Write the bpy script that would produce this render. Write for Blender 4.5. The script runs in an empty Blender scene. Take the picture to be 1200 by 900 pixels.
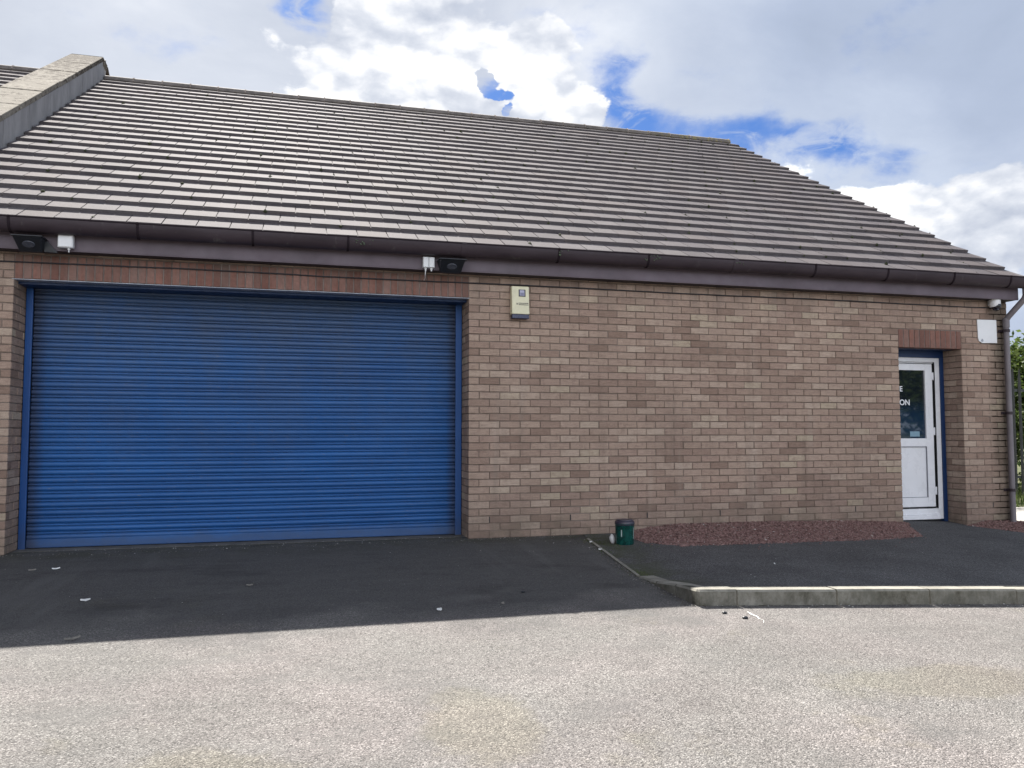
import bpy, bmesh, math, random
import numpy as np
from mathutils import Vector, Matrix
random.seed(7); RNG = np.random.default_rng(7)
R = math.radians
scene = bpy.context.scene
COL = scene.collection

# ------------------------------------------------------------------ helpers
def link(o, parent=None):
    COL.objects.link(o)
    if parent is not None: o.parent = parent
    return o

def empty(name, label, cat, loc=(0, 0, 0), group=None):
    o = bpy.data.objects.new(name, None); COL.objects.link(o); o.location = loc
    o.empty_display_size = .2
    o['label'] = label; o['category'] = cat
    if group: o['group'] = group
    return o

def tag(o, label=None, cat=None, group=None, kind=None):
    if label: o['label'] = label
    if cat: o['category'] = cat
    if group: o['group'] = group
    if kind: o['kind'] = kind
    return o

class MB:
    """collects verts and faces, becomes one mesh object"""
    def __init__(s): s.v = []; s.f = []; s.m = []
    def add(s, vs, fs, mi=0):
        b = len(s.v); s.v += [tuple(v) for v in vs]
        s.f += [tuple(i + b for i in f) for f in fs]; s.m += [mi] * len(fs)
    def hexa(s, P, mi=0):
        # P: 8 points, bottom ring ccw from above 0..3, top ring 4..7
        s.add(P, [(3, 2, 1, 0), (4, 5, 6, 7), (0, 1, 5, 4), (1, 2, 6, 5), (2, 3, 7, 6), (3, 0, 4, 7)], mi)
    def box(s, x0, x1, y0, y1, z0, z1, mi=0):
        s.hexa([(x0, y0, z0), (x1, y0, z0), (x1, y1, z0), (x0, y1, z0), (x0, y0, z1), (x1, y0, z1), (x1, y1, z1), (x0, y1, z1)], mi)
    def quad(s, a, b, c, d, mi=0): s.add([a, b, c, d], [(0, 1, 2, 3)], mi)
    def tube(s, pts, r, n=12, cap=True, mi=0):
        pts = [Vector(p) for p in pts]; rings = []
        rr = r if isinstance(r, (list, tuple)) else [r] * len(pts)
        up = Vector((0, 0, 1))
        for i, p in enumerate(pts):
            if i == 0: t = pts[1] - p
            elif i == len(pts) - 1: t = p - pts[i - 1]
            else: t = (pts[i + 1] - p).normalized() + (p - pts[i - 1]).normalized()
            t.normalize()
            a = t.cross(up)
            if a.length < 1e-3: a = t.cross(Vector((0, 1, 0)))
            a.normalize(); b = t.cross(a).normalized()
            rings.append([p + a * (math.cos(2 * math.pi * k / n) * rr[i]) + b * (math.sin(2 * math.pi * k / n) * rr[i]) for k in range(n)])
        vs = [v for rg in rings for v in rg]; fs = []
        for i in range(len(pts) - 1):
            for k in range(n):
                k2 = (k + 1) % n
                fs.append((i * n + k, i * n + k2, (i + 1) * n + k2, (i + 1) * n + k))
        if cap:
            fs.append(tuple(range(n))[::-1]); fs.append(tuple((len(pts) - 1) * n + k for k in range(n)))
        s.add(vs, fs, mi)
    def lathe(s, prof, c, n=28, mi=0, ax=None):
        # prof: list of (r, z) ; c: base point
        vs = []; fs = []
        for r, z in prof:
            for k in range(n):
                a = 2 * math.pi * k / n
                vs.append((c[0] + r * math.cos(a), c[1] + r * math.sin(a), c[2] + z))
        for i in range(len(prof) - 1):
            for k in range(n):
                k2 = (k + 1) % n
                fs.append((i * n + k, i * n + k2, (i + 1) * n + k2, (i + 1) * n + k))
        s.add(vs, fs, mi)
    def build(s, name, mats, parent=None, smooth=False, bevel=0, fix=True, loc=None, angle=35):
        me = bpy.data.meshes.new(name); me.from_pydata(s.v, [], s.f)
        if not isinstance(mats, (list, tuple)): mats = [mats]
        for m in mats: me.materials.append(m)
        me.polygons.foreach_set('material_index', s.m)
        if fix and len(s.f) < 60000:
            bm = bmesh.new(); bm.from_mesh(me); bmesh.ops.recalc_face_normals(bm, faces=bm.faces); bm.to_mesh(me); bm.free()
        if smooth:
            me.polygons.foreach_set('use_smooth', [True] * len(me.polygons))
            try: me.set_sharp_from_angle(angle=R(angle))
            except Exception: pass
        me.update()
        o = bpy.data.objects.new(name, me)
        if bevel:
            b = o.modifiers.new('Bevel', 'BEVEL'); b.width = bevel; b.segments = 2; b.limit_method = 'ANGLE'; b.angle_limit = R(40)
        if loc is not None:
            me.transform(Matrix.Translation(-Vector(loc))); o.location = loc
        link(o, parent)
        return o

# node helper -------------------------------------------------------
class NT:
    def __init__(s, tree): s.t = tree; s.n = tree.nodes; s.l = tree.links
    def node(s, typ, **kw):
        n = s.n.new(typ)
        for k, v in kw.items(): setattr(n, k, v)
        return n
    def put(s, sock, val):
        if isinstance(val, bpy.types.NodeSocket): s.l.new(val, sock)
        elif val is not None:
            if isinstance(val, (tuple, list)) and len(val) == 3 and sock.type == 'RGBA': val = (*val, 1)
            sock.default_value = val
    def math(s, op, a, b=None, c=None, clamp=False):
        n = s.node('ShaderNodeMath', operation=op, use_clamp=clamp)
        s.put(n.inputs[0], a)
        if b is not None: s.put(n.inputs[1], b)
        if c is not None: s.put(n.inputs[2], c)
        return n.outputs[0]
    def vmath(s, op, a, b=None):
        n = s.node('ShaderNodeVectorMath', operation=op); s.put(n.inputs[0], a)
        if b is not None: s.put(n.inputs[1], b)
        return n.outputs[0]
    def mapr(s, v, a, b, c=0., d=1., smooth=False):
        n = s.node('ShaderNodeMapRange', clamp=True)
        if smooth: n.interpolation_type = 'SMOOTHSTEP'
        for i, x in enumerate((v, a, b, c, d)): s.put(n.inputs[i], x)
        return n.outputs[0]
    def mix(s, f, a, b, typ='MIX'):
        n = s.node('ShaderNodeMix', data_type='RGBA', blend_type=typ, clamp_factor=True)
        s.put(n.inputs[0], f); s.put(n.inputs[6], a); s.put(n.inputs[7], b)
        return n.outputs[2]
    def noise(s, vec, scale, detail=4, rough=.55, dist=0., color=False):
        n = s.node('ShaderNodeTexNoise'); s.put(n.inputs['Vector'], vec)
        n.inputs['Scale'].default_value = scale; n.inputs['Detail'].default_value = detail
        n.inputs['Roughness'].default_value = rough; n.inputs['Distortion'].default_value = dist
        return n.outputs[1 if color else 0]
    def voro(s, vec, scale, feature='F1', out=0, rand=1.):
        n = s.node('ShaderNodeTexVoronoi', feature=feature); s.put(n.inputs['Vector'], vec)
        n.inputs['Scale'].default_value = scale; n.inputs['Randomness'].default_value = rand
        return n.outputs[out]
    def ramp(s, f, stops):
        n = s.node('ShaderNodeValToRGB'); s.put(n.inputs[0], f)
        e = n.color_ramp.elements
        while len(e) < len(stops): e.new(.5)
        for i, (p, c) in enumerate(stops): e[i].position = p; e[i].color = (*c, 1)
        return n.outputs[0]
    def coord(s, k='Object'):
        return s.node('ShaderNodeTexCoord').outputs[k]
    def scalev(s, v, sx, sy, sz):
        n = s.node('ShaderNodeMapping'); s.put(n.inputs[0], v); n.inputs['Scale'].default_value = (sx, sy, sz)
        return n.outputs[0]
    def sep(s, v):
        n = s.node('ShaderNodeSeparateXYZ'); s.put(n.inputs[0], v); return n.outputs
    def rnd(s): return s.node('ShaderNodeNewGeometry').outputs['Random Per Island']
    def pos(s): return s.node('ShaderNodeNewGeometry').outputs['Position']
    def bump(s, h, strength, dist=.01):
        n = s.node('ShaderNodeBump'); s.put(n.inputs['Height'], h)
        n.inputs['Strength'].default_value = strength; n.inputs['Distance'].default_value = dist
        return n.outputs[0]

def mat(name, fn):
    m = bpy.data.materials.new(name); m.use_nodes = True
    t = NT(m.node_tree); b = m.node_tree.nodes['Principled BSDF']
    fn(t, b); return m

def simple(name, col, rough=.5, var=.12, scale=8, metal=0., bump=0., spec=.5, coat=0.):
    def fn(t, b):
        p = t.pos()
        n = t.noise(p, scale, 6, .6)
        f = t.mapr(n, .3, .7, 1 - var, 1 + var)
        c = t.mix(1., (*col,), f, 'MULTIPLY')
        t.put(b.inputs['Base Color'], c)
        t.put(b.inputs['Roughness'], t.mapr(t.noise(p, scale * 2.3, 4), .3, .7, max(rough - .08, 0.02), min(rough + .1, 1)))
        b.inputs['Metallic'].default_value = metal
        b.inputs['Specular IOR Level'].default_value = spec
        if bump: t.put(b.inputs['Normal'], t.bump(t.noise(p, scale * 14, 4), bump, .004))
    return mat(name, fn)

# ------------------------------------------------------------------ ground shape
def gz(x, y):
    ye = max(y, -18)
    xs = min(max(x - .9, 0), 4)
    return min(ye, 0) * .028 + max(min(y, 0), -3.6) * .0118 * xs - .04 * min(max(x - 5, 0), 3)
def segd(x, y):
    ax, ay, bx, by = 1.26, .3, .962, -2.196
    t = ((x - ax) * (bx - ax) + (y - ay) * (by - ay)) / ((bx - ax) ** 2 + (by - ay) ** 2)
    t = min(max(t, 0), 1)
    return math.hypot(x - ax - t * (bx - ax), y - ay - t * (by - ay))
def sstep(t):
    t = min(max(t, 0), 1); return t * t * (3 - 2 * t)
def pz(x, y):
    return gz(x, y) + .1 * min(1, max(0, -y / 3.1)) * sstep(segd(x, y) / .95) + .006 + (.022 if y > .02 else 0) * 0

# ------------------------------------------------------------------ materials
def f_brick(t, b):
    p = t.pos(); r = t.rnd()
    c = t.ramp(r, [(0, (.225, .155, .120)), (.10, (.285, .201, .158)), (.3, (.338, .247, .193)), (.5, (.362, .269, .211)),
                   (.68, (.325, .231, .184)), (.84, (.382, .288, .227)), (.95, (.42, .328, .260)), (1, (.395, .322, .235))])
    # dragged rustic face: streaks along the brick and small pits
    st = t.noise(t.scalev(p, 9, 9, 120), 1., 5, .65)
    pit = t.noise(p, 150, 3, .7)
    big = t.noise(p, 1.1, 4, .6)
    v = t.math('MULTIPLY', t.mapr(st, .25, .75, .72, 1.26), t.mapr(pit, .3, .7, .80, 1.2))
    v = t.math('MULTIPLY', v, t.mapr(big, .3, .7, .88, 1.1))
    c = t.mix(1., c, v, 'MULTIPLY')
    blot = t.noise(p, 14, 4, .7)
    c = t.mix(t.mapr(blot, .50, .72, 0, .5), c, (.185, .122, .098))
    run = t.math('MULTIPLY', t.mapr(t.noise(t.scalev(p, 5.5, 5.5, .35), 1., 6, .65), .55, .75, 0, .38), t.mapr(t.noise(p, .9, 3), .4, .6))
    c = t.mix(run, c, (.40, .345, .29))
    run2 = t.mapr(t.noise(t.scalev(p, 3.3, 3.3, .28), 1.7, 5, .6), .56, .76, 0, .35)
    c = t.mix(run2, c, (.15, .115, .09))
    # damp algae staining near the ground, patchy
    z = t.sep(p)[2]
    al = t.math('MULTIPLY', t.mapr(z, .32, -.05, 0, 1), t.mapr(t.noise(p, 3.2, 5, .7), .42, .62, 0, .75))
    c = t.mix(al, c, (.115, .105, .072))
    # splash soiling just above the ground and dirt with painted shade under the eaves
    c = t.mix(t.mapr(t.math('ADD', z, t.mapr(t.noise(p, 2.2, 4), .3, .7, -.2, .2)), .6, .0, 0, .38), c, (.15, .115, .098))
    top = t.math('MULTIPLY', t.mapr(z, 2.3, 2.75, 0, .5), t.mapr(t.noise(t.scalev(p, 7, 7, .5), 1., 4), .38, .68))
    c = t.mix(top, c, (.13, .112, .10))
    px_ = t.sep(p)[0]
    pipe = t.math('MULTIPLY', t.math('MULTIPLY', t.mapr(px_, 6.72, 6.93), t.mapr(px_, 7.16, 7.10)), t.mapr(t.noise(t.scalev(p, 6, 6, 1.3), 1., 5, .65), .3, .62, .25, .85))
    c = t.mix(pipe, c, (.095, .082, .062))
    t.put(b.inputs['Base Color'], c); b.inputs['Roughness'].default_value = .93; b.inputs['Specular IOR Level'].default_value = .2
    h = t.math('ADD', t.math('MULTIPLY', st, .7), t.math('MULTIPLY', pit, .5))
    t.put(b.inputs['Normal'], t.bump(h, .55, .006))
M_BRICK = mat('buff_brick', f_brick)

def f_red(t, b):
    p = t.pos(); r = t.rnd()
    c = t.ramp(r, [(0, (.150, .072, .056)), (.3, (.205, .096, .074)), (.6, (.245, .116, .088)), (.85, (.195, .104, .084)), (1, (.28, .155, .125))])
    v = t.math('MULTIPLY', t.mapr(t.noise(p, 22, 5, .7), .3, .7, .78, 1.2), t.mapr(t.noise(p, 2, 4), .3, .7, .88, 1.1))
    c = t.mix(1., c, v, 'MULTIPLY')
    sk = t.noise(t.scalev(p, 10, 10, .9), 1., 4, .7)
    c = t.mix(t.mapr(sk, .45, .68, .05, .5), c, (.215, .165, .142))
    c = t.mix(t.math('MULTIPLY', t.mapr(t.noise(p, 5, 5, .7), .4, .65, 0, .6), t.mapr(t.sep(p)[2], 2.55, 2.76, .2, 1)), c, (.125, .112, .10))
    t.put(b.inputs['Base Color'], c); b.inputs['Roughness'].default_value = .9; b.inputs['Specular IOR Level'].default_value = .2
    t.put(b.inputs['Normal'], t.bump(t.noise(p, 120, 4, .7), .5, .005))
M_RED = mat('red_brick', f_red)

def f_mortar(t, b):
    p = t.pos()
    c = t.mix(t.mapr(t.noise(p, 6, 6, .7), .35, .65), (.115, .088, .073), (.22, .174, .143))
    c = t.mix(t.mapr(t.noise(p, 1.3, 3, .6), .58, .72, 0, .6), c, (.26, .22, .19))
    t.put(b.inputs['Base Color'], c); b.inputs['Roughness'].default_value = .97; b.inputs['Specular IOR Level'].default_value = .1
    t.put(b.inputs['Normal'], t.bump(t.noise(p, 260, 3), .6, .004))
M_MORTAR = mat('dark_mortar', f_mortar)
def f_pale(t, b):
    p = t.pos()
    c = t.mix(t.mapr(t.noise(p, 9, 6, .7), .35, .65), (.19, .155, .13), (.36, .30, .26))
    t.put(b.inputs['Base Color'], c); b.inputs['Roughness'].default_value = .97
M_PALEMORTAR = mat('pale_mortar', f_pale)
M_STAINMORTAR = simple('stained_mortar', (.17, .135, .118), .95, .45, 5)

def f_tile(t, b):
    p = t.pos(); r = t.rnd()
    c = t.ramp(r, [(0, (.098, .088, .094)), (.25, (.113, .102, .108)), (.55, (.121, .109, .114)), (.8, (.117, .102, .104)), (1, (.138, .128, .132))])
    v = t.math('MULTIPLY', t.mapr(t.noise(p, 2.1, 5, .65), .3, .7, .86, 1.12), t.mapr(t.noise(p, 60, 4, .7), .3, .7, .82, 1.18))
    c = t.mix(1., c, v, 'MULTIPLY')
    c = t.mix(t.mapr(t.noise(t.scalev(p, 5, .45, .45), 1., 6, .68), .52, .72, 0, .35), c, (.105, .098, .098))
    c = t.mix(t.mapr(t.noise(p, 26, 5, .75), .62, .73, 0, .75), c, (.07, .065, .055))
    c = t.mix(t.mapr(t.noise(p, 17, 5, .8), .68, .74, 0, .6), c, (.30, .29, .25))
    t.put(b.inputs['Base Color'], c); b.inputs['Roughness'].default_value = .82; b.inputs['Specular IOR Level'].default_value = .06
    t.put(b.inputs['Normal'], t.bump(t.noise(p, 220, 3, .7), .35, .003))
M_TILE = mat('concrete_roof_tile', f_tile)
def f_ridge(t, b):
    p = t.pos()
    c = t.mix(t.mapr(t.noise(p, 8, 5, .7), .35, .65), (.10, .088, .08), (.19, .165, .15))
    c = t.mix(t.math('MULTIPLY', t.mapr(t.sep(p)[0], 4.5, 7, 0, 1), t.mapr(t.noise(p, 12, 5, .7), .48, .6)), c, (.26, .22, .08))
    t.put(b.inputs['Base Color'], c); b.inputs['Roughness'].default_value = .85
    t.put(b.inputs['Normal'], t.bump(t.noise(p, 90, 4), .5, .005))
M_RIDGE = mat('ridge_tile_lichen', f_ridge)
M_MOSS = simple('roof_moss', (.045, .052, .022), .95, .4, 30)

def f_shutter(t, b):
    p = t.pos(); s = t.sep(p)
    c = t.mix(t.mapr(t.noise(t.scalev(p, .8, 1, 5), 1., 5, .6), .3, .7), (.012, .078, .245), (.018, .112, .335))
    # chalky faded film and grime runs, with shade under the lintel painted in too
    fade = t.math('MULTIPLY', t.mapr(t.noise(t.scalev(p, 3.2, 1, .7), 1.3, 6, .65), .4, .7, 0, .42), t.mapr(s[2], .5, 2.2, .12, 1))
    c = t.mix(fade, c, (.085, .112, .165))
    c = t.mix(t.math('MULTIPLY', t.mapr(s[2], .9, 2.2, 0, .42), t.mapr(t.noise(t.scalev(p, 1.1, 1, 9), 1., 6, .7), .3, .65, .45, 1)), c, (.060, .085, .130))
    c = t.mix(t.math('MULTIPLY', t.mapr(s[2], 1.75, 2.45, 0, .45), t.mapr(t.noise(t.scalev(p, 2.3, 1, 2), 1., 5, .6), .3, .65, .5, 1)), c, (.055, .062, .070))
    c = t.mix(t.mapr(t.noise(t.scalev(p, 14, 10, 60), 1., 4, .7), .60, .72, 0, .5), c, (.14, .13, .12))
    c = t.mix(t.mapr(t.math('ADD', s[2], t.mapr(t.noise(t.scalev(p, 2.2, 1, 3), 2., 5, .7), .3, .7, -.05, .05)), .16, .05, 0, .55), c, (.040, .062, .115))
    # dirty greasy edge by the rails
    e = t.math('MAXIMUM', t.mapr(s[0], -4.10, -4.20, 0, 1), t.mapr(s[0], -.17, -.09, 0, 1))
    c = t.mix(t.math('MULTIPLY', e, .65), c, (.035, .035, .05))
    t.put(b.inputs['Base Color'], c)
    t.put(b.inputs['Roughness'], t.mapr(t.noise(p, 6, 5), .3, .7, .42, .62)); b.inputs['Specular IOR Level'].default_value = .42
M_SHUT = mat('shutter_blue_paint', f_shutter)
def f_rail(t, b):
    p = t.pos(); s = t.sep(p)
    c = t.mix(t.mapr(t.noise(t.scalev(p, 6, 6, 1.2), 1., 5, .6), .35, .65), (.008, .058, .21), (.012, .080, .28))
    c = t.mix(t.mapr(t.math('ADD', s[2], t.mapr(t.noise(p, 7, 4), .3, .7, -.1, .1)), .28, 0., 0, .35), c, (.055, .06, .065))
    t.put(b.inputs['Base Color'], c); b.inputs['Roughness'].default_value = .42
M_RAIL = mat('rail_blue_paint', f_rail)
M_LINING = simple('door_lining_blue', (.006, .030, .105), .4, .12, 6)
M_STEEL = simple('galvanised_steel', (.34, .36, .40), .5, .2, 12, metal=.25)
M_UPVC = simple('white_upvc', (.76, .77, .80), .28, .05, 3)
M_WHITEPL = simple('white_plastic', (.72, .73, .74), .4, .06, 7)
M_DARKGAP = simple('dark_gap_fill', (.018, .018, .020), .7, .2, 9)
M_FASCIA = simple('brown_fascia_board', (.105, .080, .098), .55, .2, 3)
M_SOFFIT = simple('dark_soffit_board', (.035, .030, .036), .6, .15, 4)
def f_gutter(t, b):
    p = t.pos()
    c = t.mix(t.mapr(t.noise(t.scalev(p, 1.5, 6, 6), 1., 6, .65), .3, .7), (.030, .022, .027), (.055, .041, .049))
    c = t.mix(t.mapr(t.noise(t.scalev(p, 9, 9, 2), 1., 5, .7), .60, .74, 0, .45), c, (.15, .14, .13))
    t.put(b.inputs['Base Color'], c); t.put(b.inputs['Roughness'], t.mapr(t.noise(p, 5, 4),  .3, .7, .36, .5)); b.inputs['Specular IOR Level'].default_value = .22
M_GUTTER = mat('brown_gutter_plastic', f_gutter)
M_LIP = simple('dull_dark_plastic', (.026, .020, .024), .95, .2, 6, spec=0.)
M_PIPE = simple('faded_downpipe_plastic', (.16, .142, .152), .5, .18, 3)
def f_glass(t, b):
    p = t.pos()
    t.put(b.inputs['Base Color'], t.mix(t.mapr(t.sep(p)[2], 1.3, 1.55), (.010, .028, .06), (.008, .012, .018)))
    b.inputs['Roughness'].default_value = .03; b.inputs['Specular IOR Level'].default_value = .8
M_GLASS = mat('door_glass', f_glass)

def f_coping(t, b):
    p = t.pos()
    c = t.mix(t.mapr(t.noise(p, 3, 6, .7), .3, .7), (.17, .150, .122), (.27, .245, .205))
    l = t.mapr(t.sep(p)[1], 3.6, 6.4, 0, .16)
    n = t.math('ADD', t.noise(p, 8, 7, .78), l)
    c = t.mix(t.mapr(n, .54, .60, 0, .92), c, (.055, .042, .030))
    c = t.mix(t.mapr(t.noise(p, 21, 5, .8), .58, .64, 0, .8), c, (.45, .42, .34))
    t.put(b.inputs['Base Color'], c); b.inputs['Roughness'].default_value = .95; b.inputs['Specular IOR Level'].default_value = .15
    t.put(b.inputs['Normal'], t.bump(t.noise(p, 60, 5, .7), .6, .008))
M_COPING = mat('lichened_coping_stone', f_coping)
def f_parapet(t, b):
    p = t.pos()
    c = t.mix(t.mapr(t.noise(t.scalev(p, 2, 2, .8), 2., 6, .65), .3, .7), (.22, .215, .215), (.36, .35, .345))
    c = t.mix(t.mapr(t.noise(t.scalev(p, 9, 9, 1.6), 1., 5, .7), .58, .72, 0, .6), c, (.14, .135, .13))
    t.put(b.inputs['Base Color'], c); b.inputs['Roughness'].default_value = .9
    t.put(b.inputs['Normal'], t.bump(t.noise(p, 80, 4), .4, .005))
M_PARAPET = mat('grey_parapet_concrete', f_parapet)

def aggregate(t, p, scale, dark, mid, light, tint=None):
    """worn surface dressing: stones of mixed tone in a darker binder"""
    n = t.node('ShaderNodeTexVoronoi', feature='F1'); t.put(n.inputs['Vector'], p); n.inputs['Scale'].default_value = scale
    rc = t.sep(n.outputs['Color']); d = n.outputs['Distance']
    stone = t.ramp(rc[0], [(0, dark), (.18, dark), (.3, mid), (.72, mid), (.86, light), (1, light)])
    return stone, d, rc
def f_asphalt(t, b):
    p = t.pos(); s = t.sep(p)
    w = t.vmath('ADD', p, t.vmath('SCALE', t.noise(p, 60, 2, .5, color=True), None))
    stone, d, rc = aggregate(t, p, 140, (.080, .075, .073), (.183, .171, .164), (.325, .307, .296))
    st2, d2, rc2 = aggregate(t, p, 260, (.080, .075, .073), (.182, .170, .163), (.315, .298, .287))
    c = t.mix(t.mapr(rc[1], .45, .55), stone, st2)
    gap = t.mapr(d, .5, .85, 0, .6)
    c = t.mix(gap, c, (.062, .058, .058))
    big = t.noise(p, .75, 5, .62)
    mid = t.noise(p, 3.4, 5, .65)
    c = t.mix(1., c, t.math('MULTIPLY', t.mapr(big, .3, .7, .86, 1.12), t.mapr(mid, .3, .7, .88, 1.10)), 'MULTIPLY')
    c = t.mix(1., c, t.mix(t.mapr(t.noise(p, .9, 4, .6), .38, .62), (1.015, .99, .985), (.98, 1.0, .98)), 'MULTIPLY')
    # patches worn down to darker binder / polished patches
    wear = t.noise(p, 1.7, 6, .7)
    c = t.mix(t.mapr(wear, .56, .72, 0, .42), c, (.088, .083, .083))
    # building's shade painted onto the drive as a darker strip; oil and damp marks
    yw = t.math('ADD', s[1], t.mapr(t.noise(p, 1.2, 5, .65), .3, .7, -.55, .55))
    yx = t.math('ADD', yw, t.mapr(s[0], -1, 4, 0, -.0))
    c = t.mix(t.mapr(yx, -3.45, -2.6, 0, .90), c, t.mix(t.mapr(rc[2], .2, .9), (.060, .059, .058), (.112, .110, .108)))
    oil = t.math('MULTIPLY', t.mapr(t.noise(t.scalev(p, .7, 1.5, 1), 1.6, 5, .6), .54, .68), t.mapr(s[1], -3.6, -2.2, 0, .5))
    c = t.mix(oil, c, (.035, .033, .032))
    c = t.mix(t.mapr(t.noise(t.scalev(p, 1, 1.6, 1), 2.1, 7, .72), .52, .70, 0, .6), c, (.120, .117, .113))
    trk = t.math('MULTIPLY', t.mapr(t.noise(t.scalev(p, 3.2, .35, 1), 1., 5, .65), .56, .70, 0, .5), t.mapr(s[1], -4.2, -1.5, 0, 1))
    c = t.mix(trk, c, (.14, .137, .135))
    mp = t.node('ShaderNodeMapping'); t.put(mp.inputs[0], p); mp.inputs['Rotation'].default_value = (0, 0, .62); mp.inputs['Scale'].default_value = (.5, 4.5, 1)
    scrub = t.math('MULTIPLY', t.mapr(t.noise(mp.outputs[0], 1.0, 6, .7), .54, .70, 0, .34), t.mapr(t.noise(p, .55, 3), .42, .6))
    c = t.mix(scrub, c, (.105, .099, .094))
    # green-yellow algae
    def blob(cx, cy, rx, ry):
        dx = t.math('DIVIDE', t.math('SUBTRACT', s[0], cx), rx); dy = t.math('DIVIDE', t.math('SUBTRACT', s[1], cy), ry)
        q = t.math('ADD', t.math('MULTIPLY', dx, dx), t.math('MULTIPLY', dy, dy))
        q = t.math('ADD', q, t.mapr(t.noise(p, 2.6, 6, .7), .3, .7, -.55, .55))
        return t.mapr(q, 1.0, .3, 0, 1, True)
    al = t.math('MAXIMUM', t.math('MULTIPLY', blob(-.98, -4.95, .30, .55), .26), t.math('MULTIPLY', blob(1.4, -4.85, .8, .3), .25))
    al = t.math('MAXIMUM', al, t.math('MULTIPLY', blob(-2.2, -5.2, .5, .35), .25))
    al = t.math('MAXIMUM', al, t.mapr(t.noise(p, 1.1, 6, .7), .60, .74, 0, .35))
    c = t.mix(al, c, t.mix(1., c, (1.0, .94, .60), 'MULTIPLY'))
    edge = t.math('MULTIPLY', t.mapr(s[1], -.75, -.1, 0, .6), t.mapr(t.noise(p, 3.1, 5, .7), .4, .62))
    c = t.mix(edge, c, (.060, .062, .040))
    t.put(b.inputs['Base Color'], c); b.inputs['Roughness'].default_value = .9; b.inputs['Specular IOR Level'].default_value = .25
    h = t.math('ADD', t.mapr(d, .1, .8, 1, 0), t.math('MULTIPLY', t.mapr(d2, .1, .8, 1, 0), .4))
    n1 = t.bump(h, .68, .0055)
    t.put(b.inputs['Normal'], n1)
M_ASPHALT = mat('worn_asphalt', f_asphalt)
def f_pave(t, b):
    p = t.pos(); s = t.sep(p)
    stone, d, rc = aggregate(t, p, 150, (.036, .036, .037), (.078, .077, .078), (.15, .149, .149))
    c = t.mix(t.mapr(d, .5, .85, 0, .6), stone, (.028, .028, .030))
    c = t.mix(1., c, t.mapr(t.noise(p, 1.3, 6, .65), .3, .7, .85, 1.45), 'MULTIPLY')
    c = t.mix(t.mapr(t.noise(p, 3.1, 6, .7), .6, .72, 0, .5), c, (.10, .10, .10))
    e = t.math('MULTIPLY', t.mapr(segx(t, s), .5, .0, 0, 1), t.mapr(t.noise(p, 4, 5, .7), .38, .6))
    c = t.mix(e, c, (.050, .058, .024))
    t.put(b.inputs['Base Color'], c); b.inputs['Roughness'].default_value = .88; b.inputs['Specular IOR Level'].default_value = .3
    t.put(b.inputs['Normal'], t.bump(t.mapr(d, .1, .8, 1, 0), .5, .004))
def segx(t, s):
    # distance to the right of the pavement's left edge
    xe = t.math('ADD', t.math('MULTIPLY', s[1], .139), 1.267)
    return t.math('SUBTRACT', s[0], xe)
M_PAVE = mat('pavement_tarmac', f_pave)
def f_kerb(t, b):
    p = t.pos(); r = t.rnd()
    c = t.mix(t.mapr(t.noise(p, 5, 6, .7), .3, .7), (.19, .180, .150), (.32, .305, .262))
    nz = t.sep(t.node('ShaderNodeNewGeometry').outputs['True Normal'])[2]
    st = t.mapr(t.noise(t.scalev(p, 6, 6, 4.5), 1., 8, .78), .34, .62, .1, .92)
    c = t.mix(t.math('MULTIPLY', st, t.mapr(nz, .75, .2)), c, (.060, .056, .038))
    c = t.mix(1., c, t.mapr(r, 0, 1, .84, 1.1), 'MULTIPLY')
    c = t.mix(t.mapr(t.noise(t.scalev(p, 9, 9, 3), 1., 6, .75), .52, .70, 0, .7), c, (.11, .11, .088))
    t.put(b.inputs['Base Color'], c); b.inputs['Roughness'].default_value = .92
    t.put(b.inputs['Normal'], t.bump(t.noise(p, 130, 4, .7), .6, .005))
M_KERB = mat('kerb_concrete', f_kerb)
def f_conc(t, b):
    p = t.pos()
    t.put(b.inputs['Base Color'], t.mix(t.mapr(t.noise(p, 5, 6, .7), .3, .7), (.26, .25, .23), (.42, .40, .37))); b.inputs['Roughness'].default_value = .9
M_CONC = mat('pale_concrete', f_conc)
def f_soil(t, b):
    p = t.pos()
    c = t.mix(t.mapr(t.noise(p, .9, 7, .7), .35, .65), (.055, .075, .022), (.12, .115, .05))
    t.put(b.inputs['Base Color'], c); b.inputs['Roughness'].default_value = 1
    t.put(b.inputs['Normal'], t.bump(t.noise(p, 20, 6, .7), .8, .05))
M_SOIL = mat('rough_grass_ground', f_soil)
def f_chip(t, b):
    p = t.pos(); r = t.rnd()
    c = t.ramp(r, [(0, (.080, .044, .038)), (.3, (.175, .098, .088)), (.6, (.22, .126, .114)), (.85, (.27, .168, .148)), (.985, (.23, .165, .14)), (1, (.40, .37, .34))])
    t.put(b.inputs['Base Color'], t.mix(1., c, t.mapr(t.noise(p, 60, 4), .3, .7, .8, 1.2), 'MULTIPLY')); b.inputs['Roughness'].default_value = .85
M_CHIP = mat('plum_slate_chippings', f_chip)
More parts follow.
